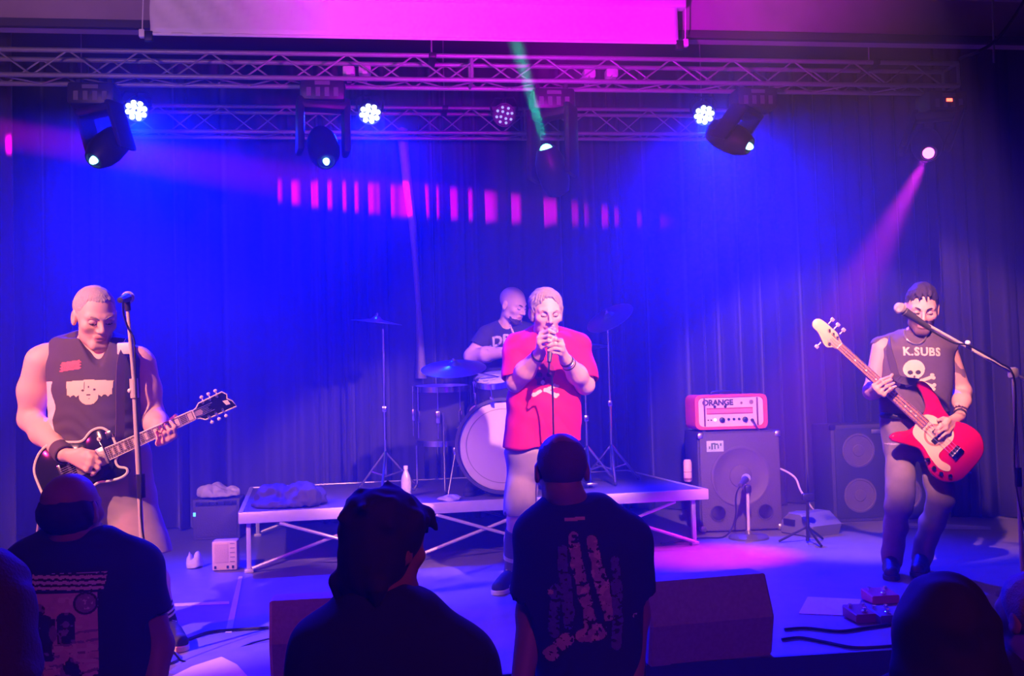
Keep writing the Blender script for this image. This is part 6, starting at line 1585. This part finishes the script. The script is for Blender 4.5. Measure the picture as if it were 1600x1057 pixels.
    for i, (x, y) in enumerate([(0.905, -0.026), (0.935, -0.026), (0.965, -0.026), (0.915, 0.028)]):
        MB().lathe([(0.008*S, 0), (0.008*S, 0.008*S), (0.005*S, 0.016*S), (0, 0.016*S)], W(x, y, 0.004), R[:, 2], 12).obj('tuner_post', M_chrome, hd)
        sg = -1 if y < 0 else 1; e = y+sg*0.024
        MB().tube([W(x+0.012*i, e, -0.004), W(x+0.012*i, e+sg*0.024, -0.004)], 0.004*S, 6).box(W(x+0.012*i, e+sg*0.034, -0.004), (0.024*S, 0.020*S, 0.006*S), R, bev=0.003).obj('tuner_key', mat('tuner_pale', (0.8, 0.66, 0.72), 0.3, 0.5), hd)
    MB().box(W(0.866, 0, 0.013), (0.006*S, 0.042*S, 0.005*S), R).obj('nut', M_bind, t)
    strings(t, W, [((0.0, y, 0.018), (0.93, y*0.75, 0.016)) for y in (-0.027, -0.009, 0.009, 0.027)], 0.0014)
    for p in ((-0.14, 0.02), (0.40, -0.155)): MB().sphere(W(p[0], p[1], -0.02), 0.010).obj('strap_button', M_chrome, t)
    # strap: from the upper horn over the viewer's right shoulder
    q = lambda u, v, dz=0.0: P(u, v, 6.08+dz)
    sp = smooth_poly([W(0.395, -0.158, -0.03), q(1404, 592, -.165), q(1396, 572, -.145), q(1389, 548, -.10), q(1388, 531, -.02), q(1394, 534, .08), q(1410, 575, .15), q(1435, 640, .17), q(1475, 690, .13), q(1512, 716, -.08), W(-0.14, 0.02, -0.03)], 6, False); V = []; F = []
    ctr = q(1430, 590)
    for i, p in enumerate(sp):
        tg_ = nrm(sp[min(i+1, len(sp)-1)]-sp[max(i-1, 0)]); rr = p-ctr; rr = rr-Uz*rr[2]*0.8; cvec = nrm(np.cross(tg_, nrm(rr))); nv = np.cross(cvec, tg_)
        for a, b in ((-1, -1), (1, -1), (1, 1), (-1, 1)): V.append(p+cvec*a*0.022+nv*b*0.0018)
    for i in range(len(sp)-1):
        for k in range(4): F.append((i*4+k, i*4+(k+1) % 4, (i+1)*4+(k+1) % 4, (i+1)*4+k))
    F += [(3, 2, 1, 0), tuple((len(sp)-1)*4+k for k in range(4))]
    mk_obj('strap', V, F, mat('strap_dark', (0.07, 0.05, 0.06), 0.85), t, smooth=False)
bass()

# ---------------------------------------------------------------- the audience
def onlooker(label, D, head_px, yaw, pitch, hsc, rows, arms, shirt, skin, hair=None, yawb=180, extra=None, sleeve=0.55, h=0.009, xd=None, collar=None, printer=None, fat=1.0):
    s = D/FPX; q = lambda u, v, dz=0.0: P(u, v, D+dz)
    hc = q(*head_px)
    base = np.array([hc[0], hc[1], 0.0])
    t = person('person', label, base)
    hd = Head(hc, facing(yaw, pitch), sc=hsc)
    st = stations(q, rows, s); xd = rot_r(0) if xd is None else xd
    last = st[-1][0]; pel = np.array([base[0]*0.5+last[0]*0.5, base[1]*0.5+last[1]*0.5+0.02, 0.90])
    wl = min(st[-1][1], 0.21)
    st2 = st+[(pel+[0, 0, 0.12], wl*0.92, 0.13*fat), (pel+[0, 0, -0.02], wl*0.90, 0.13*fat), (pel+[0, 0, -0.12], wl*0.7, 0.10*fat)]
    st2 = [x for i, x in enumerate(st2) if i < len(st) or x[0][2] < last[2]-0.03]
    pr = [loft(st2, xd, -0.022, 0.03), cone(np.array(st[0][0])-[0, 0, 0.04], hd.W((0, -0.03, -0.06)), 0.066, 0.062, 0.03)]
    A = [[q(*p) for p in a] for a in arms]
    for a in A:
        limb(pr, a, [0.066, 0.050, 0.034]); w_, e = a[2], a[1]; d = nrm(w_-e); sd = nrm(np.cross(d, Fh))
        kn = [w_+d*0.085+sd*(0.03-0.02*i) for i in range(4)]; md = [k_+d*0.04+Fh*0.012 for k_ in kn]; ti = [m_+d*0.03+Fh*0.02 for m_ in md]
        hand(pr, w_, kn, md, ti, [w_+d*0.03+sd*0.03, w_+d*0.065+sd*0.048, w_+d*0.09+sd*0.05])
    legs = []
    for sg in (-1, 1):
        hp = pel+Rh*sg*0.10+[0, 0, -0.03]; kk = np.array([base[0], base[1], 0.50])+Rh*sg*0.12-Fh*0.0; an = np.array([base[0], base[1], 0.09])+Rh*sg*0.13-Fh*0.03
        limb(pr, [hp, kk, an], [0.085, 0.058, 0.04]); legs.append((hp, kk, an))
    pr += face_prims(hd)
    V, Q = sdf_mesh(pr, h*0.8); body_obj('body', V, Q, [skin, M_lips], t, hd)
    if hair:
        V, Q = sdf_mesh(hair[0](hd), h*0.7, hair[2]); V = relax(V, Q, 1); mk_obj('hair', V, Q, hair[1], t)
    # upper garment
    top = [(st[0][0]+np.array([0, 0, 0.0]), st[0][1]*1.12, st[0][2]*1.1)]+st2[1:-2]+[(pel+[0, 0, -0.03], wl*0.93, 0.135*fat)]
    pr = []
    for a in A:
        sh, el, wr = a
        if sleeve < 1:
            d = nrm(el-sh); L = np.linalg.norm(el-sh); e = sh+d*L*sleeve
            pr += [cone(sh, sh+d*L*(sleeve+0.2), 0.078, 0.080, 0.035), cone(e+d*0.075, e+d*0.35, 0.105, 0.13, 0.006, 's')]
    pr.append(loft(top, xd, 0.008, 0.03, top=0.012, bot=0.012))
    for a in A:
        sh, el, wr = a
        pr.append(cone(np.array(st[0][0])*0.55+sh*0.45+[0, 0, 0.01], sh, 0.07, 0.072, 0.05))
        if sleeve >= 1: pr += [cone(sh, el, 0.080, 0.066, 0.035), cone(el, wr, 0.066, 0.046, 0.02)]
    if collar: pr += collar(hd, q)
    V, Q = sdf_mesh(pr, h*0.8, lambda p, d: d-0.006*wave(p, 41+int(D*10), 14, 6)); ts = mk_obj('hoodie' if sleeve >= 1 else 't_shirt', V, Q, shirt, t)
    if printer: printer(V, Q, ts, q, s)
    pr = [loft([(pel+[0, 0, 0.06], wl*0.95, 0.14*fat), (pel, wl*0.95, 0.14*fat), (pel+[0, 0, -0.11], wl*0.8, 0.12*fat)], xd, 0.0, 0.03)]
    for hp, kk, an in legs: pr += [cone(hp, kk, 0.098, 0.078, 0.03), cone(kk, an+[0, 0, -0.02], 0.078, 0.066, 0.03)]
    V, Q = sdf_mesh(pr, 0.011); mk_obj('trousers', V, Q, mat('trousers_dark', (0.03, 0.03, 0.04), 0.85), t)
    for hp, kk, an in legs:
        hl = an-Fh*0.06; hl[2] = 0.0; shoe(t, hl, hl+Fh*0.28, mat('shoe_black', (0.02, 0.02, 0.03), 0.7), M_rubber)
    if extra: extra(hd, t, q)
    return t
M_shirtk = mat('shirt_night', (0.018, 0.017, 0.024), 0.9, var=0.2, scale=40)
M_hairk = mat('hair_night', (0.016, 0.012, 0.016), 0.8)
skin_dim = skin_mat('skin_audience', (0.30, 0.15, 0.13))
def fuzz(seed, amp, f=180): return lambda p, d: d+amp*wave(p, seed, f, 6)
# bald man with the printed shirt, left
def print_left(V, Q, ts, q, s):
    mats = [mat('print_mauve', (0.78, 0.48, 0.58), 0.85, var=0.3, scale=30), mat('print_shade', (0.035, 0.025, 0.05), 0.85), mat('print_mid', (0.34, 0.22, 0.36), 0.85, var=0.4, scale=60), mat('print_pale', (0.85, 0.65, 0.68), 0.85)]
    def f(x, y):
        X, Y = x/s, y/s; U = X+107; v = 985-Y; r = np.full(len(x), -1)     # photograph rows and columns
        n1 = 4*vnoise(U, v, 5, 0.22)-2; n2 = 3.2*vnoise(U, v, 6, 0.10)-1.3
        band = (v > 900) & (v < 926) & (U > 52) & (U < 164-(v-900)*0.15)
        r[band & (np.sin((v-0.02*U)*0.78+0.5*np.sin(U*0.5)) > -0.3-0.35*n1)] = 3
        pic = (v >= 930) & (U > 44) & (U < 152) & (v < 1090)
        r[pic] = 0
        r[pic & (v > 985) & (np.sin(v*0.42+0.06*U)+0.4*n1 > 0.62)] = 2; r[pic & (n2 > 1.0)] = 3
        ring = np.hypot((U-135), (v-945)*1.05); r[(ring < 18)] = 2; r[(ring > 14.5) & (ring < 17.5)] = 1; r[(ring < 10) & (n1 > 0.5)] = 3
        fig = oval(U, v, 66, 953, 10, 9) | oval(U, v, 72, 967, 14, 7) | ((np.abs(U-74+0.08*(v-980)) < 16+1.5*n1) & (v > 966) & (v < 1030)) | oval(U, v, 107, 968, 14, 11) | ((np.abs(U-107) < 13) & (v > 965) & (v < 1004))
        r[fig & pic] = 1
        r[fig & pic & (n2+0.3*n1 > 0.75)] = 2
        r[oval(U, v, 107, 975, 5, 5) | oval(U, v, 88, 988, 6, 12)] = 2
        low = pic & (v > 1018) & (np.sin(U*0.11+2)+0.35*n1+(v-1040)*0.05 > 0.1); r[low] = 1; r[low & (n2 > 0.55)] = 2
        r[(v > 1012) & (v < 1016) & (U > 85) & (U < 150)] = 3; r[oval(U, v, 103, 1022, 7, 9)] = 0
        r[oval(U, v, 142, 1039, 8, 3) | oval(U, v, 138, 1031, 12, 3)] = 3
        return r
    cloth_print('back_print', V, Q, q(107, 985, -.14), Rh, Uz, 0.30, 0.44, f, mats, ts, 0.0026, 0.004)
def ring_hair(hd):
    return [hd.ell((0, -0.030, 0.005), (0.086, 0.098, 0.075), 0.02), hd.ell((0, -0.028, 0.098), (0.074, 0.090, 0.066), 0.015, 's'), hd.ell((0, 0.085, 0), (0.12, 0.085, 0.14), 0.012, 's'), hd.ell((0, -0.02, -0.115), (0.12, 0.12, 0.065), 0.012, 's')]
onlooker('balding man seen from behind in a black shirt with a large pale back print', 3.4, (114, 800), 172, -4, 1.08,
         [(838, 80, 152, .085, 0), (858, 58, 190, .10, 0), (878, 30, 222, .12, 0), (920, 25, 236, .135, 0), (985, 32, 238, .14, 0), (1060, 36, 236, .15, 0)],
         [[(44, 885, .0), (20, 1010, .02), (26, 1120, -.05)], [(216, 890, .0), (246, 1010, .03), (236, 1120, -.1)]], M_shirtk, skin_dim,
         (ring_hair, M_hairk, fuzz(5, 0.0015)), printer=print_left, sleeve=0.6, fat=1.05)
# messy-haired silhouette, nearest
def messy(hd):
    pr = [hd.ell((0, -0.015, 0.046), (0.096, 0.110, 0.096), 0.03), hd.ell((0, -0.045, -0.02), (0.086, 0.076, 0.09), 0.03), hd.ell((0, 0.115, -0.06), (0.085, 0.07, 0.10), 0.02, 's')]
    r = np.random.RandomState(3)
    for i in range(26):
        d = nrm(r.normal(size=3)); d[2] = abs(d[2])+0.25; d = nrm(d)
        a = d*np.array([0.086, 0.098, 0.086])+np.array([0, -0.015, 0.046]); pr.append(hd.cone(a, a+d*0.008+r.normal(size=3)*0.016+[0, 0, -0.016], 0.018, 0.007, 0.018))
    for k in range(5): pr.append(hd.cone((0.06-0.03*k, 0.080, 0.075), (0.066-0.032*k, 0.100, 0.040-0.01*(k % 2)), 0.018, 0.008, 0.015))
    for x in (-0.07, -0.03, 0.02, 0.06): pr.append(hd.cone((x, -0.085, -0.08), (x*0.95, -0.080, -0.118), 0.024, 0.010, 0.02))
    return pr
def hood(hd, q):
    return [cone(q(570, 960, .03), q(628, 960, .03), 0.050, 0.050, 0.03), cone(q(572, 948, -.05), q(622, 948, -.05), 0.040, 0.040, 0.03), cone(q(572, 944, .05), q(632, 946, .05), 0.035, 0.035, 0.02)]
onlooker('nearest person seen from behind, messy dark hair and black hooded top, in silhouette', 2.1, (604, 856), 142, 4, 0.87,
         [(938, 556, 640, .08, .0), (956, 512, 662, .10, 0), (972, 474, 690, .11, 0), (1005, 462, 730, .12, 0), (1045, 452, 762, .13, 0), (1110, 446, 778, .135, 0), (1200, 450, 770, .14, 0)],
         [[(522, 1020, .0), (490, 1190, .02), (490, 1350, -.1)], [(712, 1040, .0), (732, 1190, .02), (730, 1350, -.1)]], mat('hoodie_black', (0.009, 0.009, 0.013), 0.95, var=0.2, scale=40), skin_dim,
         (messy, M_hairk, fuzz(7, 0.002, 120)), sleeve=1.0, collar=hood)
# shaven-headed man in the middle
def print_mid(V, Q, ts, q, s):
    mats = [mat('print_dusk', (0.46, 0.27, 0.36), 0.85, var=0.45, scale=45), mat('print_dusk_blue', (0.14, 0.09, 0.28), 0.85, var=0.5, scale=60), mat('print_dusk_pale', (0.65, 0.40, 0.42), 0.85, var=0.3)]
    def f(x, y):
        X, Y = x/s, y/s; U = X+913; v = 925-Y; r = np.full(len(x), -1)
        n = vnoise(U, v, 4, 0.16); n2 = vnoise(U, v, 9, 0.07)
        for (a, b, w_, m) in [((899, 842), (903, 880), 8, 0), ((903, 880), (914, 938), 10, 0), ((926, 848), (935, 900), 8, 0), ((935, 895), (950, 960), 10, 0), ((882, 862), (882, 900), 7, 1), ((886, 905), (888, 970), 9, 1), ((870, 920), (866, 985), 8, 1), ((960, 880), (962, 900), 7, 1), ((962, 915), (960, 1005), 8, 1), ((919, 955), (922, 985), 9, 0), ((910, 990), (935, 985), 11, 0), ((858, 1020), (885, 995), 10, 2)]:
            L_ = np.hypot(U-a[0], v-a[1]); k = seg(U, v, a, b, w_*(0.75+0.5*n2)) & (n > 0.30+0.22*((L_+4*n2) % 17 < 4)); r[k] = m; r[k & (n2 > 0.62) & (m == 0)] = 2
        r[(np.abs(v-817-0.06*(900-U)) < 2.6) & (U > 886) & (U < 918)] = 2
        r[((oval(U, v, 862, 925, 5, 4) | oval(U, v, 992, 966, 6, 4)) & (n > 0.4))] = 2
        r[(oval(U, v, 920, 975, 3, 5))] = -1
        return r
    cloth_print('back_print', V, Q, q(913, 925, -.13), Rh, Uz, 0.34, 0.48, f, mats, ts, 0.0026, 0.004)
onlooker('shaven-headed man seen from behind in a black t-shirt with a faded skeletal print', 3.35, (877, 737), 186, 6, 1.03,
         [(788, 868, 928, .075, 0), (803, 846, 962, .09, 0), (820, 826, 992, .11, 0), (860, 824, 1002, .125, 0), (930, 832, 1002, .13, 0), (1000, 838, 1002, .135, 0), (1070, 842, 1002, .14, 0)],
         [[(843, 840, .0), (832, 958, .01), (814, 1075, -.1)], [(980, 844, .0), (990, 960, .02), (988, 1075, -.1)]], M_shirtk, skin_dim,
         (lambda hd: [hd.ell((0, -0.022, 0.028), (0.0795, 0.0985, 0.088), 0.02), hd.ell((0, 0.085, -0.01), (0.12, 0.085, 0.115), 0.012, 's'), hd.ell((0, -0.02, -0.105), (0.12, 0.12, 0.07), 0.012, 's'), hd.ell((-0.083, -0.012, -0.01), (0.02, 0.026, 0.045), 0.01, 's'), hd.ell((0.083, -0.012, -0.01), (0.02, 0.026, 0.045), 0.01, 's')],
          mat('hair_cropped', (0.13, 0.075, 0.07), 0.8, bump=0.4, scale=300), fuzz(8, 0.0006, 300)), printer=print_mid, sleeve=0.72)
# long-haired person at the right
def longhair(w_, l_):
    def f(hd):
        pr = [hd.ell((0, -0.015, 0.035), (0.098*w_, 0.115, 0.098), 0.03)]
        for i in range(11):
            a = PI*(i/10.0)*1.12-0.19; x = -math.cos(a)*0.082*w_; y = -0.02-math.sin(a)*0.075
            pr.append(hd.cone((x, y, 0.02), (x*1.32, y-0.01, -0.14-l_*0.4), 0.034, 0.032, 0.02)); pr.append(hd.cone((x*1.32, y-0.01, -0.14-l_*0.4), (x*1.22, y-0.012, -0.2-l_), 0.030, 0.010, 0.02))
        return pr
    return f
onlooker('long dark-haired person seen from behind at the right, in silhouette', 2.35, (1474, 985), 176, 2, 1.0,
         [(1062, 1436, 1516, .075, 0), (1085, 1400, 1556, .095, 0), (1110, 1370, 1584, .11, 0), (1200, 1376, 1580, .12, 0), (1300, 1384, 1572, .13, 0)],
         [[(1384, 1125, .0), (1360, 1320, .02), (1366, 1480, -.1)], [(1572, 1125, .0), (1594, 1320, .02), (1588, 1480, -.1)]], M_shirtk, skin_dim,
         (longhair(1.0, 0.16), M_hairk, fuzz(9, 0.003, 60)), sleeve=0.6)
# short grey-haired person cut by the right edge
onlooker('person with short grey hair half cut off by the right edge of the picture', 2.75, (1612, 965), 204, 0, 1.0,
         [(1035, 1574, 1650, .075, 0), (1055, 1545, 1690, .095, 0), (1075, 1520, 1712, .11, 0), (1150, 1520, 1716, .12, 0), (1250, 1530, 1710, .13, 0)],
         [[(1532, 1090, .0), (1510, 1250, .02), (1514, 1380, -.1)], [(1700, 1090, .0), (1722, 1250, .02), (1718, 1380, -.1)]], M_shirtk, skin_dim,
         (lambda hd: [hd.ell((0, -0.022, 0.034), (0.086, 0.104, 0.092), 0.02), hd.ell((0, 0.095, -0.02), (0.12, 0.088, 0.11), 0.012, 's'), hd.ell((0, -0.02, -0.12), (0.12, 0.12, 0.065), 0.012, 's')],
          mat('hair_salt', (0.22, 0.20, 0.22), 0.8, bump=0.4, scale=200), fuzz(10, 0.0015)), sleeve=0.6)
# dark red-haired person cut by the left edge
onlooker('person with dark reddish hair half cut off by the left edge', 2.4, (-18, 945), 182, 4, 1.0,
         [(1008, -52, 12, .075, 0), (1020, -90, 20, .09, 0), (1040, -126, 26, .11, 0), (1090, -130, 30, .12, 0), (1180, -124, 28, .13, 0)],
         [[(-110, 1050, .0), (-136, 1220, .02), (-130, 1380, -.1)], [(-6, 1056, .0), (4, 1220, .02), (0, 1380, -.1)]], mat('shirt_plum', (0.05, 0.02, 0.04), 0.9, var=0.2), skin_dim,
         (longhair(0.95, 0.02), mat('hair_red_dark', (0.05, 0.014, 0.018), 0.75, var=0.3, bump=0.4, scale=120), fuzz(11, 0.003, 60)), sleeve=0.6)
